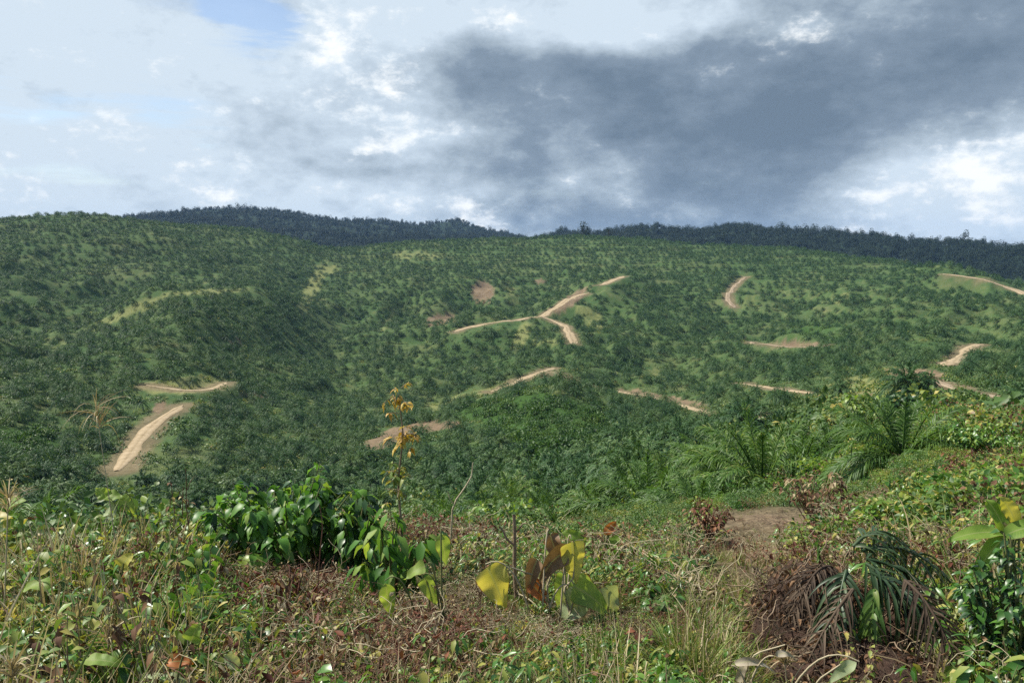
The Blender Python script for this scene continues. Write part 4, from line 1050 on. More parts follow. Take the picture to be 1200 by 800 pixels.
# ---- one large leaf, laid out where it hangs
def big_leaf(c, ang, tilt, Lm, Wm, mat, parent, name='leaf', droop=.25, prof='heart', away=0., roll=0., seg=9, fold=.3, label=None, sd=0, wave=.13):
    D = np.array([math.cos(R(ang)), away, math.sin(R(ang))]); D = nrm(D)
    N = np.array([math.sin(R(roll)), -math.cos(R(tilt)), math.sin(R(tilt))]); N = nrm(N - D * (N @ D))
    mb = MB(); leaves(mb, [np.asarray(c) - D * Lm / 2], [D], [N], [Lm], [Wm], droop, prof, seg, fold, 0, wave, np.random.default_rng(sd + 5))
    me = mb.mesh(name, mat)
    sol = bpy.data.objects.new(name, me); link(sol, parent)
    mod = sol.modifiers.new('smooth', 'SUBSURF'); mod.levels = 2; mod.render_levels = 2
    if label: sol['label'] = label
    return sol
def leafy_thing(name, px, d, label, cat, leaflist, stalks, stalk_mat, rad=.008):
    base = np.array(at(px, d)); e = thing(name, tuple(base), label, cat)
    for k, (lx, ly, ang, tilt, lp, wp, mat, kw) in enumerate(leaflist):
        kw = dict(kw); dd_ = d + kw.pop('dz', 0)
        big_leaf(pt(lx, ly, dd_) - base, ang, tilt, mpx(lp, dd_) * .86, mpx(wp, dd_) * .78, M[mat], e, sd=k * 3, **kw)
    mb = MB(); rq = np.random.default_rng(int(px))
    for lx, ly, ang, tilt, lp, wp, mat, kw in leaflist:      # every leaf on its own stalk, rising from the ground
        dd_ = d + kw.get('dz', 0); D = nrm(np.array([math.cos(R(ang)), kw.get('away', 0.), math.sin(R(ang))]))
        tip = pt(lx, ly, dd_) - D * mpx(lp, dd_) / 2
        q0 = base * .45 + tip * .55 if not stalks else base * .75 + tip * .25
        q0 = np.array([q0[0] + rq.normal(0, .05), q0[1] + rq.normal(0, .05), 0]); q0[2] = float(height(q0[:1], q0[1:2])[0]) - .03
        t1 = np.linspace(0, 1, 10)[:, None]; ctl = np.array([q0[0] * .6 + tip[0] * .4, q0[1] * .6 + tip[1] * .4, max(tip[2], q0[2]) + .25 * abs(tip[2] - q0[2]) * (D[2] < .3)])
        q = (1-t1)**2 * q0 + 2*t1*(1-t1) * ctl + t1*t1 * tip - base
        tube(mb, q, .0055 * (1.2 - .6 * t1[:, 0]), 5)
    if True:
        for pts_ in stalks:
            q = np.array([pt(a, b, d + (c_ if c_ else 0)) for a, b, c_ in pts_]) - base
            t0 = np.linspace(0, 1, len(q)); t1 = np.linspace(0, 1, 12)
            tube(mb, np.stack([np.interp(t1, t0, q[:, k]) for k in range(3)], 1), rad * (1.15 - .5 * t1), 6)
        part('stalks', mb.mesh('stalks', stalk_mat), e)
    return e
leafy_thing('big_leaved_plant', 655, 4.7, 'big-leaved plant with yellow, green and wilted brown heart-shaped leaves in the centre foreground', 'plant', [
    (582, 684, -62, 25, 58, 52, 'bigyellow', dict(label='large yellow heart-shaped leaf at the left', dz=-.05)),
    (672, 655, -84, 15, 52, 40, 'bigyellow', dict(label='yellow heart-shaped leaf at the top')),
    (694, 697, -25, 40, 62, 46, 'biggreen', dict()),
    (668, 713, -132, 50, 54, 44, 'bigpale', dict(label='pale green heart-shaped leaf')),
    (716, 706, -70, 30, 52, 36, 'bigpale', dict(dz=.15)),
    (660, 690, -110, 20, 46, 36, 'biggreen', dict(dz=.2)),
    (640, 652, -165, 10, 62, 34, 'bigbrown', dict(droop=.9, label='wilted brown leaf', fold=.7)),
    (650, 640, -70, 0, 40, 26, 'bigbrown', dict(droop=.3, label='wilted brown leaf', fold=.8, dz=.1)),
    (622, 668, -120, 20, 40, 24, 'bigbrown', dict(droop=.9, label='wilted brown leaf', fold=.9)),
    (632, 692, -40, 30, 36, 26, 'bigorange', dict(label='orange-brown dying leaf', fold=.5)),
    (610, 733, -10, 50, 40, 26, 'biggrey', dict(label='shrivelled grey leaf', fold=.8)),
    (600, 715, -100, 20, 46, 34, 'biggreen', dict(dz=.2)),
    (690, 742, -60, 60, 44, 30, 'biggreen', dict(dz=.1))],
    [[(655, 770, 0), (650, 720, 0), (630, 675, 0), (598, 664, -.05)], [(656, 770, 0), (668, 720, 0), (660, 690, 0), (673, 676, 0), (672, 634, 0)], [(658, 770, 0), (680, 735, 0), (676, 690, 0), (670, 680, 0)], [(655, 770, 0), (640, 690, 0), (655, 645, 0)], [(657, 770, 0), (690, 740, .1), (714, 690, .15)]], M['strawstem'], .007)
leafy_thing('banana_plant', 706, 6.4, 'small banana plant with striped torn leaves right of the yellow leaves', 'banana plant', [
    (671, 624, 142, 40, 48, 17, 'banana', dict(prof='banana', label='striped leaf pointing up left', wave=.1)),
    (722, 630, 52, 40, 50, 17, 'banana', dict(prof='banana', label='striped leaf pointing up right', wave=.1)),
    (741, 661, -4, 60, 52, 17, 'banana', dict(prof='banana', droop=.35, label='striped leaf arching to the right', wave=.1)),
    (716, 614, 62, 10, 34, 13, 'bigorange', dict(prof='banana', label='red-brown young leaf')),
    (697, 646, 100, 20, 26, 18, 'bigyellow', dict(prof='ovate', label='yellow leaf')),
    (711, 664, -30, 30, 34, 16, 'bigbrown', dict(prof='ovate', droop=.8, fold=.8, label='withered brown leaf')),
    (686, 660, 200, 40, 34, 13, 'banana', dict(prof='banana', droop=.6))],
    [[(706, 712, 0), (705, 680, 0), (706, 650, 0), (714, 622, 0)], [(706, 690, 0), (700, 655, 0), (688, 640, 0)], [(706, 690, 0), (708, 664, 0), (718, 658, 0)]], M['stem'], .018)
leafy_thing('banana_plant', 1184, 4.8, 'banana plant at the right edge with glowing upright young leaves', 'banana plant', [
    (1166, 594, 112, 10, 62, 20, 'banana', dict(prof='banana', label='upright glowing young leaf', away=.15)),
    (1180, 588, 118, 15, 56, 19, 'bigyellow', dict(prof='banana', label='upright yellow young leaf', away=-.1)),
    (1143, 620, 172, 60, 76, 22, 'banana', dict(prof='banana', droop=.25, label='long leaf reaching left')),
    (1210, 610, 30, 40, 70, 24, 'banana', dict(prof='banana', droop=.4)),
    (1160, 640, 215, 50, 60, 22, 'banana', dict(prof='banana', droop=.5))],
    [[(1186, 720, 0), (1186, 670, 0), (1183, 620, 0), (1176, 612, 0)], [(1186, 690, 0), (1186, 630, 0), (1188, 612, 0)], [(1186, 690, 0), (1184, 630, 0), (1172, 622, 0)], [(1186, 690, 0), (1187, 640, 0), (1194, 620, 0)]], M['stem'], .011)
leafy_thing('broad_leaf_plant', 120, 5.6, 'low plant with one pale shiny broad leaf in the weeds at lower left', 'plant', [
    (40, 684, 175, 70, 44, 26, 'biggreen', dict(prof='ovate')), (112, 690, 10, 70, 48, 24, 'bigpale', dict(prof='ovate', label='pale shiny broad leaf')), (150, 652, 60, 50, 34, 24, 'bigyellow', dict(prof='heart', label='yellowed broad leaf')), (78, 712, 200, 60, 40, 24, 'biggreen', dict(prof='ovate')), (160, 720, -30, 60, 44, 26, 'biggreen', dict(prof='ovate'))],
    [[(118, 760, 0), (100, 700, 0), (60, 684, 0)], [(120, 760, 0), (110, 710, 0), (92, 690, 0)], [(120, 760, 0), (140, 690, 0), (145, 660, 0)]], M['stem'], .007)
leafy_thing('broad_leaf_plant', 215, 8.2, 'weed with rounded lime leaves standing near the left brow', 'plant', [
    (135, 580, 10, 60, 26, 20, 'biggreen', dict(prof='heart')), (150, 590, -40, 50, 24, 20, 'biggreen', dict(prof='heart')), (118, 574, 130, 40, 22, 18, 'biggreen', dict(prof='heart')), (128, 598, 190, 40, 22, 18, 'bigpale', dict(prof='heart')), (20, 585, 30, 40, 30, 20, 'biggreen', dict(prof='heart')), (185, 640, 40, 60, 34, 24, 'bigpale', dict(prof='heart')), (205, 648, -10, 60, 28, 20, 'bigyellow', dict(prof='heart')), (160, 690, -60, 40, 34, 24, 'bigyellow', dict(prof='heart', dz=-1))], [], M['stem'])
leafy_thing('broad_leaf_plant', 520, 4.4, 'low weed with dull rounded leaves in the dry creepers, left of the big yellow leaf', 'plant', [
    (485, 668, 200, 50, 34, 22, 'biggreen', dict(prof='heart')), (560, 750, 20, 60, 46, 24, 'bigpale', dict(prof='ovate')), (505, 690, -60, 40, 40, 28, 'biggreen', dict(prof='heart')), (455, 700, -80, 30, 44, 28, 'biggreen', dict(prof='ovate')), (520, 640, -80, 30, 40, 26, 'biggreen', dict(prof='ovate'))],
    [[(520, 800, 0), (505, 720, 0), (500, 680, 0)], [(522, 800, 0), (540, 760, 0), (548, 750, 0)]], M['stem'], .006)
leafy_thing('broad_leaf_plant', 215, 3.6, 'dark weed with orange dead leaf at the bottom edge, left of centre', 'plant', [
    (212, 772, 15, 40, 40, 24, 'bigorange', dict(prof='ovate', label='orange dead leaf')), (120, 770, 10, 60, 60, 26, 'biggreen', dict(prof='ovate')), (230, 735, 70, 40, 40, 26, 'biggreen', dict(prof='heart')), (200, 792, 0, 70, 70, 24, 'bigpale', dict(prof='ovate')), (310, 782, 40, 50, 40, 22, 'biggreen', dict(prof='ovate')), (270, 770, 120, 60, 40, 22, 'bigpale', dict(prof='ovate'))], [], M['stem'])
leafy_thing('curled_weed', 880, 3.6, 'withered weed with one long folded straw leaf at the bottom right of centre', 'dead plant', [
    (890, 768, 20, 40, 70, 16, 'biggrey', dict(prof='blade', droop=.5, fold=.6)), (872, 775, 75, 20, 60, 14, 'biggrey', dict(prof='blade', droop=.3)), (985, 782, 200, 30, 44, 20, 'bigpale', dict(prof='ovate', droop=.4)), (925, 760, 25, 20, 40, 12, 'biggrey', dict(prof='blade', droop=.6))],
    [[(868, 830, 0), (872, 790, 0), (885, 765, 0), (920, 755, 0)], [(940, 830, 0), (960, 795, 0), (985, 778, 0)]], M['strawstem'], .005)

# dead upright stem and crooked stalk
def bare_stem(name, px, d, lines, label, mat):
    base = np.array(at(px, d)); mb = MB()
    for pts_, r0 in lines:
        q = np.array([pt(a, b, d) for a, b in pts_]) - base; t0 = np.linspace(0, 1, len(q)); t1 = np.linspace(0, 1, 10)
        tube(mb, np.stack([np.interp(t1, t0, q[:, k]) + .004 * np.sin(t1 * 9 + k) for k in range(3)], 1), r0 * (1.1 - .45 * t1), 6)
    e = bpy.data.objects.new(name, mb.mesh(name, M[mat])); e.location = base; link(e); tag(e, label, 'dead plant')
bare_stem('dead_sapling', 606, 4.9, [([(610, 790), (607, 722), (603, 660), (602, 602)], .016), ([(603, 640), (594, 630), (585, 616)], .009), ([(602, 625), (612, 615), (617, 612)], .006)], 'thick dead upright stem in the centre foreground', 'drystem')
bare_stem('dry_reed', 540, 6.4, [([(527, 650), (530, 590), (545, 572), (552, 560), (554, 541)], .008), ([(530, 590), (524, 575)], .005)], 'crooked dry stalk between the sapling and the dead upright stem', 'strawstem')
bare_stem('dead_twig', 560, 4.7, [([(560, 790), (562, 720), (566, 680), (568, 655)], .004), ([(562, 700), (556, 672)], .003), ([(564, 690), (572, 668)], .003)], 'thin dark dead twig in front of the big yellow leaf', 'redstem')
bare_stem('dead_twig', 218, 8.2, [([(222, 640), (219, 590), (217, 548)], .006), ([(219, 590), (206, 570)], .004), ([(218, 575), (228, 556)], .004)], 'dark bare twig rising over the brow right of the dirt road', 'redstem')
bare_stem('dead_twig', 372, 4.8, [([(376, 790), (372, 700), (378, 620), (374, 590)], .004), ([(374, 660), (366, 640)], .003)], 'thin bare twig before the large glossy shrub', 'redstem')

# plume grasses
def plume(seed, h, n=46, L=.32, el=.9):
    rr = np.random.default_rng(seed); st_ = MB(); pl = MB()
    c = curve([0, 0, -.05], nrm(np.array([rr.normal(0, .06), rr.normal(0, .06), 1])), h, .02, 8); tube(st_, c, .005 * np.linspace(1.2, .6, 8), 4)
    k = rr.integers(0, n, n) / n
    base = c[-1] - (c[-1] - c[-2]) * k[:, None] * .8
    a = rr.uniform(0, 6.28, n); e = rr.uniform(R(15), R(85), n)
    D = np.stack([np.sin(a)*np.cos(e), np.cos(a)*np.cos(e), np.sin(e)], 1)
    leaves(pl, base, D, rr.normal(0, 1, (n, 3)), L * rr.uniform(.6, 1.1, n), .006 + .008 * L, rr.uniform(.2, .8, n), 'leaflet', 5, .3)
    bl = MB(); a = rr.uniform(0, 6.28, 12); D = np.stack([np.sin(a)*.4, np.cos(a)*.4, np.ones(12)], 1)
    leaves(bl, np.zeros((12, 3)), D, rr.normal(0, 1, (12, 3)), h * rr.uniform(.5, .9, 12), .012, rr.uniform(.4, .9, 12), 'blade', 6, .3)
    return [('culm', st_.mesh('culm', M['strawstem'])), ('plume', pl.mesh('plume', M['straw'])), ('blades', bl.mesh('blades', M['grass']))]
for k, (px_, top, d_, L, lab) in enumerate([
    (146, 432, 6.6, .34, 'tall plume grass with straw starburst head, against the hill left of the dirt road'),
    (6, 385, 6.0, .36, 'tall straw plume cut by the left edge above the slope'),
    (2, 530, 5.6, .30, 'brown plume at the left edge beside the small feathery palm'),
    (104, 672, 4.6, .30, 'pale drooping plume over the shiny broad leaf at lower left'),
    (20, 722, 3.4, .26, 'blurred pale plume in the bottom left corner'),
    (135, 695, 3.9, .26, 'straw plume bending right in the lower left weeds'),
    (300, 735, 3.9, .22, 'straw plume in front of the rust-red withered bush'),
    (395, 735, 3.7, .24, 'dry plume lying among the brown creepers at bottom centre left'),
    (925, 758, 3.9, .16, 'short dry plume at the left foot of the fallen frond heap')]):
    loc, h = stand(px_, top, d_)
    thing('plume_grass', loc, lab, 'grass', None, k * 1.1, 1, plume(60 + k, max(.25, h - L * .55), 40, L))
# long blade
for px_, top, d_, lab, n_ in [(118, 522, 7.5, 'single tall yellow-green grass blade sticking up at the left brow', 3), (70, 725, 3.2, 'clump of long green blades in the bottom left corner', 14), (270, 745, 3.2, 'arching green blades at the bottom edge, left of centre', 10), (650, 745, 3.5, 'fountain of grass blades under the big-leaved plant', 40),
                              (905, 705, 4.6, 'upright dark grass stalks left of the fallen frond heap', 16), (1165, 720, 4.3, 'fresh green grass clump at the bottom right under the dark shrub', 46), (870, 640, 8, 'feathery green grass clump in the middle of the dry path', 60), (842, 690, 6, 'low green grass clump at the left of the path', 44), (690, 750, 3.6, 'light green long-bladed clump right of the grass fountain', 26)]:
    loc, h = stand(px_, top, d_)
    me = tuft(np.random.default_rng(int(px_)), n_, max(h, .2) * 1.05, .011 if d_ < 7 else .014, [M['grass'], M['lime']] , .35 if n_ < 20 else .6, .05 + .003 * n_, .4, [.7, .3])
    o = bpy.data.objects.new('grass_clump', me); o.location = loc; link(o); tag(o, lab, 'grass')

# heap of fallen fronds at the right
base = np.array(at(985, 5.2)); e = thing('frond_heap', tuple(base), 'heap of dead brown creepers with dark fallen palm fronds, lower right', 'frond heap')
rr = np.random.default_rng(88)
for nm_, (cx, cy, dd_), (ax, ay, az_) in [('heap', (955, 765, 4.9), (.38, .45, .50)), ('heap', (1045, 755, 5.0), (.62, .55, .46)), ('heap', (1010, 790, 4.4), (.5, .4, .26))]:
    u, v_ = np.meshgrid(np.linspace(0, 2*np.pi, 40), np.linspace(-.5, np.pi/2, 20), indexing='ij')
    p = np.stack([np.cos(u)*np.cos(v_)*ax, np.sin(u)*np.cos(v_)*ay, np.sin(v_)*az_], -1)
    nz = 1 + .18 * perlin(np.cos(u) * 1.6 + cx, np.sin(u) * 1.6 + v_ * 2) + .08 * perlin(np.cos(u) * 4 + v_ * 3, np.sin(u) * 4 + cx) + .05 * perlin(np.cos(u) * 9 + v_ * 8, np.sin(u) * 9 + v_ * 5)
    nz[-1] = nz[0]; p = p * nz[..., None]
    g0 = pt(cx, cy, dd_); hb_ = float(height(np.array([g0[0]]), np.array([g0[1]]))[0])
    mb = MB(); k, s_ = np.meshgrid(np.arange(39), np.arange(19), indexing='ij'); q = (k * 20 + s_).ravel()
    mb.add((p + np.array([g0[0], g0[1], hb_]) - base).reshape(-1, 3), np.stack([q, q + 20, q + 21, q + 1], 1))
    hp = part('heap', mb.mesh('heap', M['soil']), e)
    mt = MB()
    dirs = rdirs(rr, 2600, -.1, 1); q3 = dirs * np.array([ax, ay, az_]) * rr.uniform(.93, 1.16, 2600)[:, None] + np.array([g0[0], g0[1], hb_]) - base
    leaves(mt, q3[:1100], rdirs(rr, 1100, -1, .4), rr.normal(0, 1, (1100, 3)), rr.uniform(.03, .075, 1100), .024, .5, 'ovate', 3, .7, 0)
    leaves(mt, q3[1100:], nrm(rdirs(rr, 1500, -1.0, .3) + dirs[1100:] * .5), rr.normal(0, 1, (1500, 3)), rr.uniform(.08, .30, 1500), .005, rr.uniform(.3, 1, 1500), 'blade', 5, .4, 1)
    for j in range(60):
        p0 = q3[rr.integers(0, 2600)]; dv = rdirs(rr, 1, -.5, .5)[0]; pts_ = [p0]
        for i in range(6): dv = nrm(dv + rr.normal(0, .5, 3)); pts_.append(pts_[-1] + dv * .06)
        tube(mt, pts_, .004, 3, 2)
    part('dead_creepers', mt.mesh('creepers', [M['brown'], M['husk'], M['drystem']]), e)
def fallen(p_from, p_to, d0, d1, arch, ll, seed, nl=30, lw=.019, mat='palm_dark'):
    a = pt(*p_from, d0) - base; b = pt(*p_to, d1) - base
    rr = np.random.default_rng(seed); L = np.linalg.norm(b - a); t = np.linspace(0, 1, nl)[:, None]
    c = a * (1-t) + b * t + np.array([0, 0, arch]) * 4 * t * (1-t)
    Tn = nrm(np.gradient(c, axis=0)); side = nrm(np.cross(Tn, [0, 0, 1.])); Nn = np.cross(side, Tn)
    mb = MB(); tube(mb, c, np.linspace(.012, .003, nl), 5)
    ln = ll * np.sin(np.pi * np.clip(t[:, 0] * .8 + .16, 0, 1)) ** .6
    for s_ in (-1, 1):
        Dl = s_ * side * rr.normal(.75, .25, (nl, 1)) + Tn * .65 + Nn * rr.normal(.1, .35, (nl, 1))
        leaves(mb, c, Dl, Nn + rr.normal(0, .3, (nl, 3)), ln * rr.uniform(.8, 1.1, nl), lw, rr.uniform(.5, 1.0, nl), 'leaflet', 5, .35)
    part('frond', mb.mesh('frond', M[mat]), e)
fallen((1015, 655), (1135, 742), 5.0, 5.2, .10, .36, 1)
fallen((1010, 645), (1120, 690), 5.1, 5.6, .12, .34, 2)
fallen((1015, 660), (1100, 775), 4.9, 4.7, .08, .36, 3)
fallen((992, 668), (972, 775), 4.7, 4.4, .07, .30, 4, 20)
fallen((1000, 640), (1060, 640), 5.1, 5.4, .10, .30, 5, 18)
fallen((1020, 670), (1150, 790), 4.8, 4.7, .06, .34, 6)
fallen((960, 680), (905, 770), 4.8, 4.6, .08, .26, 11, 26, .012, 'husk')
fallen((975, 665), (930, 720), 4.9, 4.6, .10, .26, 12, 26, .012, 'husk')
fallen((1000, 690), (935, 800), 4.5, 4.2, .05, .24, 15, 24, .010, 'husk')
fallen((1060, 680), (1130, 800), 4.6, 4.3, .08, .28, 16, 26, .013, 'husk')
fallen((960, 655), (958, 632), 5.0, 5.0, .0, .14, 7, 8, .03, 'palm_near')
fallen((1025, 690), (1022, 745), 4.6, 4.5, .0, .16, 8, 9, .03, 'palm_near')

# small dark tree above the near palms
loc, h = stand(1056, 466, 52)
mb = crown_blob(np.random.default_rng(5), [(0, 0, h*.86, .8, .8, .45), (.5, .2, h*.78, .6, .6, .35), (-.5, 0, h*.8, .6, .6, .35)], 260, .42, M['deep'])
tk = MB(); tube(tk, [[0, 0, -.3], [.08, 0, h*.4], [0, .05, h*.85]], [.16, .12, .08], 6)
for a in range(6): tube(tk, [[0, 0, h*.68], [math.sin(a)*.5, math.cos(a)*.5, h*.84]], [.05, .02], 4)
thing('slender_tree', loc, 'small dark tree with bare stem standing over the near palms at right', 'tree', None, 0, 1, [('crown', mb), ('trunk', tk.mesh('tree_trunk', M['bark']))])
# pale clod
me = bpy.data.meshes.new('stone'); bm_ = bmesh.new(); bmesh.ops.create_icosphere(bm_, subdivisions=3, radius=.045)
for v_ in bm_.verts: v_.co *= 1 + .25 * float(perlin(np.array([v_.co.x * 30 + 3]), np.array([v_.co.y * 30 + v_.co.z * 20]))[0])
for f_ in bm_.faces: f_.smooth = True
bm_.to_mesh(me); bm_.free(); me.materials.append(M['rock'])
loc = at(1160, 3.9); o = bpy.data.objects.new('stone', me); o.location = (loc[0], loc[1], loc[2] + .05); link(o); tag(o, 'fist-sized pale stone near the bottom right corner', 'stone')

# ---- larger single weeds among the ground cover
def arche(fn, *a, **k): return fn(*a, **k)
def weed_parts(seed, h, rad, nb, nl, L, W, mats, smat, **kw):
    f, s_ = shrub(np.random.default_rng(seed), h, rad, nb, nl, L, W, [M[q] for q in mats], M[smat], stem_r=.006, **kw); return [('foliage', f), ('stems', s_)]
ARCH = {
 'leafy weed': [weed_parts(201, .75, .30, 8, 60, .12, .07, ['green', 'lime'], 'stem', hang=.5), weed_parts(202, .6, .34, 9, 80, .10, .055, ['green', 'mixed'], 'stem')],
 'yellowing weed': [weed_parts(203, .7, .30, 8, 70, .10, .055, ['mixed', 'yellow'], 'drystem', mat_p=[.8, .2]), weed_parts(204, .9, .28, 7, 70, .085, .05, ['mixed', 'brown'], 'drystem', mat_p=[.75, .25])],
 'dead weed': [weed_parts(205, .55, .32, 9, 90, .07, .035, ['rust', 'brown'], 'redstem', lo=.1), weed_parts(206, .7, .25, 7, 70, .08, .035, ['brown', 'straw'], 'drystem', lo=.1, hang=.8)],
 'creeper': [weed_parts(207, .40, .45, 12, 130, .075, .06, ['lime', 'green'], 'stem', prof='heart', lo=.15), weed_parts(208, .5, .4, 10, 120, .085, .065, ['lime', 'mixed'], 'stem', prof='heart', lo=.15)],
 'fern': None}
def fern_mesh(seed):
    rr = np.random.default_rng(seed); mb = MB()
    for k in range(11): frond(mb, np.array([0, 0, .02]), k * 2.4 + rr.normal(0, .2), rr.uniform(.5, 1.2), .6 * rr.uniform(.7, 1.1), .55, 22, .022, .13, 2, rr, .004, .05)
    return mb.mesh('fronds', M['lime'])
FERN = [fern_mesh(3), fern_mesh(4)]
src = {}
def sow(kind, n, pxr, dr, smin, smax, label, group, name):
    for k in range(n):
        px_ = r.uniform(*pxr); d_ = math.exp(r.uniform(math.log(dr[0]), math.log(dr[1]))); loc = at(px_, d_); v = int(r.integers(0, 2))
        s_ = max(.25, min(r.uniform(smin, smax) * (.55 + .3 * min(1, d_ / 9)), (float(room(*[np.array([q]) for q in loc])[0]) + (.16 if 'tuft' in kind or 'stalk' in kind else .05) * (px_ > 230)) / (1.25 if kind == 'dry stalk' else .75)))
        key = (kind, v)
        if key not in src:
            src[key] = thing(name, loc, label, kind, group, r.uniform(0, 6.28), s_, ARCH[kind][v] if ARCH[kind] else [('fronds', FERN[v])])
        else: dup(src[key], loc, r.uniform(0, 6.28), s_, label, group, (r.normal(0, .1), r.normal(0, .1)))
sow('yellowing weed', 16, (0, 260), (3.4, 9), .8, 1.5, 'yellowing weed in the rank growth at lower left', 'yellowing weeds at lower left', 'yellowing_weed')
sow('leafy weed', 14, (0, 260), (4, 11), .9, 1.6, 'green leafy weed in the rank growth at lower left', 'green weeds at lower left', 'leafy_weed')
sow('dead weed', 9, (120, 330), (3.2, 7), .7, 1.2, 'brown dead weed in the growth left of the rust-red bush', 'dead weeds at lower left', 'dead_weed')
sow('fern', 8, (0, 230), (4.5, 9), .8, 1.4, 'lime-green fern among the yellowing weeds at lower left', 'ferns at lower left', 'fern')
sow('leafy weed', 10, (260, 560), (6.5, 12), .8, 1.3, 'green leafy weed behind and beside the large glossy shrub', 'green weeds by the large glossy shrub', 'leafy_weed')
sow('dead weed', 14, (330, 600), (3.2, 5.5), .6, 1.1, 'brown dead weed between the large glossy shrub and the yellow leaf', 'dead weeds at bottom centre', 'dead_weed')
sow('yellowing weed', 10, (430, 640), (4, 8), .6, 1.1, 'yellowing weed near the sapling and the dead upright stem', 'yellowing weeds in the centre', 'yellowing_weed')
sow('leafy weed', 9, (620, 790), (3.3, 7), .5, .9, 'green leafy weed round the foot of the big-leaved plant', 'green weeds by the big-leaved plant', 'leafy_weed')
sow('creeper', 16, (1030, 1200), (6.5, 16), .8, 1.5, 'lime creeper clump on the right-hand bank', 'creepers on the right bank', 'creeper')
ARCH['straw tuft'] = [[('blades', tuft(np.random.default_rng(301), 70, .85, .008, [M['straw'], M['brown'], M['grass']], .8, .12, .7, [.6, .2, .2]))], [('blades', tuft(np.random.default_rng(302), 55, 1.0, .009, [M['straw'], M['grass']], .6, .1, .6, [.7, .3]))]]
ARCH['grass tuft'] = [[('blades', tuft(np.random.default_rng(303), 70, .8, .011, [M['grass'], M['lime'], M['straw']], .75, .12, .7, [.6, .2, .2]))], [('blades', tuft(np.random.default_rng(304), 60, .95, .013, [M['grass'], M['straw']], .6, .1, .6, [.75, .25]))]]
ARCH['dry stalk'] = [weed_parts(305, 1.0, .16, 3, 22, .09, .045, ['rust', 'brown'], 'drystem', lo=.3, hang=.9), weed_parts(306, 1.15, .2, 4, 24, .08, .04, ['brown', 'mixed'], 'strawstem', lo=.35, hang=.9)]
sow('dry stalk', 12, (20, 300), (3.4, 8), .9, 1.4, 'dry leggy stalk with shrivelled leaves in the rank growth at lower left', 'dry stalks at lower left', 'dry_stalk')
sow('dry stalk', 16, (400, 660), (3.6, 6.5), .6, 1.0, 'dry leggy stalk with shrivelled leaves round the big yellow leaf', 'dry stalks round the big yellow leaf', 'dry_stalk')
sow('dry stalk', 8, (980, 1200), (4.5, 9), .6, 1.0, 'dry leggy stalk with shrivelled leaves on the right bank', 'dry stalks on the right bank', 'dry_stalk')
sow('straw tuft', 34, (260, 660), (3.0, 6), .7, 1.3, 'dry straw grass tuft among the dead creepers at bottom centre', 'straw tufts at bottom centre', 'straw_tuft')
sow('grass tuft', 28, (560, 830), (3.0, 8), .7, 1.3, 'green-gold grass tuft near the big-leaved plant', 'grass tufts by the big-leaved plant', 'grass_tuft')
sow('straw tuft', 16, (0, 260), (3.0, 8), .7, 1.3, 'tall dry straw tuft in the rank growth at lower left', 'straw tufts at lower left', 'straw_tuft')
sow('grass tuft', 18, (780, 900), (3.2, 8), .6, 1.1, 'green-gold grass tuft on the trodden dry path', 'grass tufts on the path', 'grass_tuft')
sow('leafy weed', 14, (480, 760), (6, 11), .8, 1.3, 'green leafy weed on the brow behind the big-leaved plant', 'green weeds on the central brow', 'leafy_weed')
sow('yellowing weed', 8, (985, 1200), (4, 9), .6, 1.0, 'yellowing weed on the right-hand bank among brown scrub', 'yellowing weeds on the right bank', 'yellowing_weed')
sow('dead weed', 8, (760, 960), (6, 13), .5, .9, 'brown dead weed beside the dry path', 'dead weeds along the path', 'dead_weed')

# ------------------------------------------------------------------ haze
hb = MB(); X0, X1, Y0, Y1 = -6600, 6600, -6600, 6600
ztop = float(max(ZG.max() + 60, 40)); zlow = float(ZG.min() - 1)
cv = [(X0, Y0, zlow), (X1, Y0, zlow), (X1, Y1, zlow), (X0, Y1, zlow), (X0, Y0, ztop), (X1, Y0, ztop), (X1, Y1, ztop), (X0, Y1, ztop)]
hb.add(cv, [(0, 3, 2, 1), (4, 5, 6, 7), (0, 1, 5, 4), (1, 2, 6, 5), (2, 3, 7, 6), (3, 0, 4, 7)])
m, nt = new_mat('haze_air')
vp = nd(nt, 'ShaderNodeVolumePrincipled'); vp.inputs['Color'].default_value = (.34, .58, .96, 1); vp.inputs['Density'].default_value = .000042
vp.inputs['Anisotropy'].default_value = .0
nt.links.new(vp.outputs[0], nd(nt, 'ShaderNodeOutputMaterial').inputs['Volume'])
tag(link(bpy.data.objects.new('haze', hb.mesh('haze', m, False))), 'thin bluish haze over the far hills', 'haze', None, 'stuff')

# ------------------------------------------------------------------ sun, sky
SUN_AZ, SUN_EL = R(-70), R(53)
sd = sph(SUN_AZ, SUN_EL)
sl = bpy.data.lights.new('sun', 'SUN'); sl.energy = 5.0; sl.angle = R(.53); sl.color = (1, .94, .84)
so = link(bpy.data.objects.new('sun', sl))
from mathutils import Vector
so.rotation_euler = Vector(sd).to_track_quat('Z', 'Y').to_euler(); so.location = (0, 0, 300)

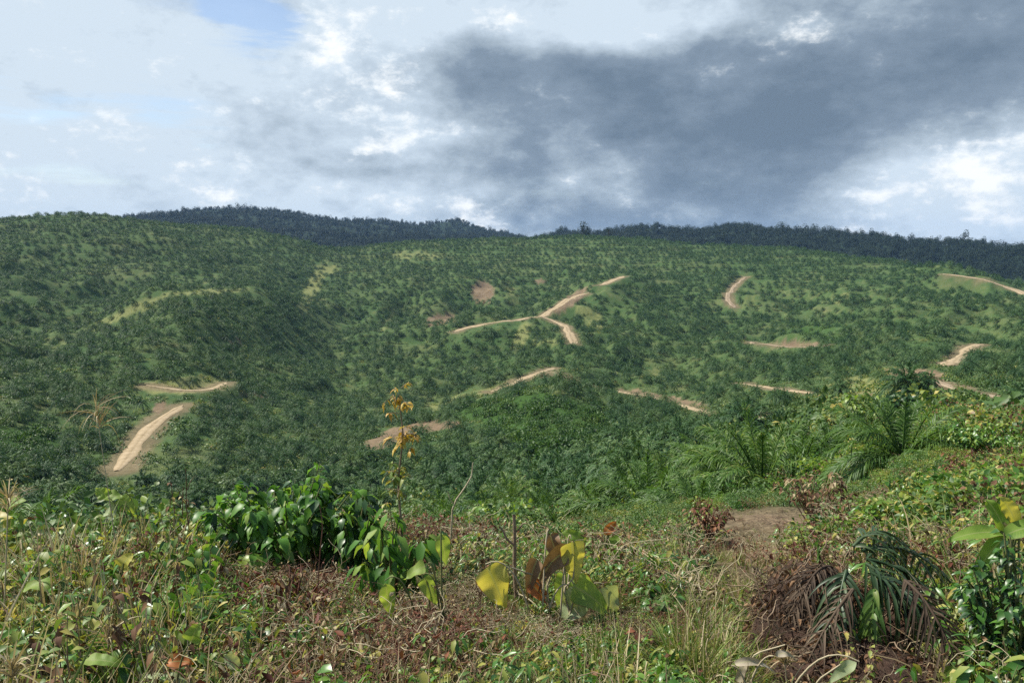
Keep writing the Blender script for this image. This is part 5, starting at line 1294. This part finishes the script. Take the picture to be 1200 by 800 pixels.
wd = bpy.data.worlds.new('World'); sc.world = wd; wd.use_nodes = True
nt = wd.node_tree; nt.nodes.clear()
gen = nd(nt, 'ShaderNodeTexCoord').outputs['Generated']
sx = nd(nt, 'ShaderNodeSeparateXYZ'); nt.links.new(gen, sx.inputs[0])
yy = mth(nt, 'MAXIMUM', sx.outputs[1], .12)
U0 = mth(nt, 'DIVIDE', sx.outputs[0], yy); V0 = mth(nt, 'DIVIDE', sx.outputs[2], yy)
st = nd(nt, 'ShaderNodeVectorMath', operation='MULTIPLY'); nt.links.new(gen, st.inputs[0]); st.inputs[1].default_value = (1, 1, 1.8)
sv = st.outputs[0]
wA = nd(nt, 'ShaderNodeTexNoise'); wA.inputs['Scale'].default_value = 3.2; wA.inputs['Detail'].default_value = 3.5; wA.inputs['Roughness'].default_value = .5
nt.links.new(sv, wA.inputs['Vector'])
wcol = nd(nt, 'ShaderNodeSeparateColor'); nt.links.new(wA.outputs['Color'], wcol.inputs[0])
U = mth(nt, 'ADD', U0, mth(nt, 'MULTIPLY', mth(nt, 'SUBTRACT', wcol.outputs[0], .5), .42))
Vv = mth(nt, 'ADD', V0, mth(nt, 'MULTIPLY', mth(nt, 'SUBTRACT', wcol.outputs[1], .5), .22))
def blob(cx, cy, rx, ry, wt):
    u = (cx - 600) / F; v = float(az_tan(cx, cy)[1]) * math.hypot(1, u)
    a = mth(nt, 'POWER', mth(nt, 'ABSOLUTE', mth(nt, 'DIVIDE', mth(nt, 'SUBTRACT', U, u), rx / F)), 2.0)
    b = mth(nt, 'POWER', mth(nt, 'ABSOLUTE', mth(nt, 'DIVIDE', mth(nt, 'SUBTRACT', Vv, v), ry / F)), 2.0)
    return mth(nt, 'MULTIPLY', mth(nt, 'EXPONENT', mth(nt, 'MULTIPLY', mth(nt, 'ADD', a, b), -1.0)), wt)
def total(L):
    s = None
    for b in L:
        q = blob(*b); s = q if s is None else mth(nt, 'ADD', s, q)
    return s
DARK = [(830, 165, 260, 100, .85), (1010, 70, 300, 110, .75), (580, 130, 100, 95, .45), (1200, 40, 200, 120, .35), (700, 250, 130, 26, .4), (900, 262, 240, 26, .35), (335, 150, 60, 40, .22), (1180, 275, 60, 20, .3), (560, 195, 60, 18, .25), (300, 235, 90, 14, .15),
        (1175, 215, 90, 55, -.62), (1040, 225, 110, 22, -.28), (690, 20, 170, 34, -.42), (868, 48, 60, 34, -.30), (760, 40, 70, 34, -.25), (470, 225, 190, 30, -.3), (655, 110, 30, 20, -.05)]
HI = [(400, 60, 70, 70, .8), (445, 130, 40, 40, .6), (350, 25, 26, 40, .7), (520, 228, 120, 24, 1.0), (300, 210, 50, 26, .7), (150, 190, 70, 20, .6), (1165, 215, 70, 60, .85), (1080, 240, 90, 22, .5), (640, 22, 70, 26, .55), (872, 50, 44, 22, .5), (280, 128, 40, 8, .7), (20, 60, 80, 60, .3), (430, 165, 30, 16, .5), (10, 215, 60, 40, .5)]
BLUE = [(285, 14, 75, 34, 1.1), (300, 50, 40, 30, .5), (40, 105, 90, 26, .75), (20, 90, 60, 30, .4), (130, 150, 120, 20, .45), (110, 178, 40, 20, .4), (60, 235, 160, 14, .4), (210, 120, 100, 30, .3), (250, 165, 90, 16, .35), (1190, 278, 60, 10, .4)]
nA = noise(nt, sv, 6.5, 12, .58); nB = noise(nt, sv, 17., 10, .64); nC = noise(nt, sv, 48., 8, .62); nL = noise(nt, sv, 4.1, 12, .62); nB2 = noise(nt, sv, 10.5, 10, .6)
streak = nd(nt, 'ShaderNodeVectorMath', operation='MULTIPLY'); nt.links.new(gen, streak.inputs[0]); streak.inputs[1].default_value = (1, 1, 7.)
nS = noise(nt, streak.outputs[0], 4.5, 8, .6)
dk = mth(nt, 'ADD', mth(nt, 'ADD', mth(nt, 'MULTIPLY', total(DARK), .80), mth(nt, 'MULTIPLY', mth(nt, 'SUBTRACT', nL, .5), .75)), mth(nt, 'ADD', mth(nt, 'MULTIPLY', mth(nt, 'SUBTRACT', nA, .5), 1.25), mth(nt, 'ADD', mth(nt, 'MULTIPLY', mth(nt, 'SUBTRACT', nC, .5), -.28), mth(nt, 'MULTIPLY', mth(nt, 'SUBTRACT', nB, .5), -.62))))
hi = mth(nt, 'ADD', mth(nt, 'MULTIPLY', total(HI), mth(nt, 'MULTIPLY', mth(nt, 'SUBTRACT', nB2, .25), 2.1)), mth(nt, 'ADD', mth(nt, 'MULTIPLY', mth(nt, 'SUBTRACT', nA, .5), -1.2), mth(nt, 'ADD', mth(nt, 'MULTIPLY', mth(nt, 'SUBTRACT', nC, .5), .9), mth(nt, 'MULTIPLY', mth(nt, 'SUBTRACT', nB, .5), 2.0))))
bl = mth(nt, 'ADD', mth(nt, 'MULTIPLY', total(BLUE), mth(nt, 'MULTIPLY', mth(nt, 'SUBTRACT', nS, .2), 2.6)), mth(nt, 'ADD', mth(nt, 'MULTIPLY', mth(nt, 'SUBTRACT', nS, .5), 1.5), mth(nt, 'MULTIPLY', mth(nt, 'SUBTRACT', nA, .5), .5)))
STR = .1
def K(c): return tuple(v / STR for v in c)
cl = nd(nt, 'ShaderNodeMapRange', interpolation_type='LINEAR'); 
base = ramp(nt, dk, [(0.0, (.455, .53, .60)), (.18, (.37, .44, .51)), (.40, (.265, .325, .385)), (.62, (.165, .215, .275)), (.95, (.108, .150, .202))], 'LINEAR')
his = nd(nt, 'ShaderNodeMapRange', interpolation_type='SMOOTHSTEP'); nt.links.new(hi, his.inputs[0])
his.inputs[1].default_value = .22; his.inputs[2].default_value = .85
clr = nd(nt, 'ShaderNodeMapRange', interpolation_type='SMOOTHSTEP'); nt.links.new(dk, clr.inputs[0]); clr.inputs[1].default_value = .75; clr.inputs[2].default_value = .30
base = mixc(nt, mth(nt, 'MULTIPLY', mth(nt, 'MULTIPLY', his.outputs[0], clr.outputs[0]), .92), base, (.72, .735, .735))
sky = nd(nt, 'ShaderNodeTexSky', sky_type='NISHITA', sun_disc=False, sun_elevation=SUN_EL, sun_rotation=SUN_AZ, altitude=200, air_density=1.0, dust_density=1.2, ozone_density=1.5)
bls = nd(nt, 'ShaderNodeMapRange', interpolation_type='SMOOTHSTEP'); nt.links.new(bl, bls.inputs[0]); bls.inputs[1].default_value = .20; bls.inputs[2].default_value = .90
base10 = nd(nt, 'ShaderNodeVectorMath', operation='SCALE'); nt.links.new(base, base10.inputs[0]); base10.inputs['Scale'].default_value = 1 / STR
skyc = mixc(nt, mth(nt, 'MULTIPLY', bls.outputs[0], .85), base10.outputs[0], sky.outputs[0])
up = nd(nt, 'ShaderNodeMapRange', interpolation_type='SMOOTHSTEP'); nt.links.new(V0, up.inputs[0]); up.inputs[1].default_value = .45; up.inputs[2].default_value = .9
bk = nd(nt, 'ShaderNodeMapRange', interpolation_type='SMOOTHSTEP'); nt.links.new(sx.outputs[1], bk.inputs[0]); bk.inputs[1].default_value = .45; bk.inputs[2].default_value = .1
ovr = mth(nt, 'MAXIMUM', up.outputs[0], bk.outputs[0])
open_sky = mixc(nt, mth(nt, 'MULTIPLY', nA, .35), sky.outputs[0], K((.35, .38, .42)))
skyc = mixc(nt, ovr, skyc, open_sky)
bg = nd(nt, 'ShaderNodeBackground'); nt.links.new(skyc, bg.inputs[0]); bg.inputs[1].default_value = STR
nt.links.new(bg.outputs[0], nd(nt, 'ShaderNodeOutputWorld').inputs[0])

# ------------------------------------------------------------------ camera and render settings
cam = bpy.data.cameras.new('camera'); cam.sensor_width = 36; cam.lens = F / 1200 * 36; cam.clip_start = .05; cam.clip_end = 30000
co = link(bpy.data.objects.new('camera', cam)); co.location = (0, 0, 0); co.rotation_euler = (math.pi/2 - P, 0, 0)
sc.camera = co
sc.view_settings.view_transform = 'Standard'; sc.view_settings.look = 'None'; sc.view_settings.gamma = 1; sc.view_settings.exposure = 0.6
sc.cycles.max_bounces = 6; sc.cycles.diffuse_bounces = 2; sc.cycles.glossy_bounces = 2; sc.cycles.transmission_bounces = 3; sc.cycles.volume_bounces = 0; sc.cycles.transparent_max_bounces = 4
sc.cycles.use_denoising = False
sc.cycles.sample_clamp_indirect = 4
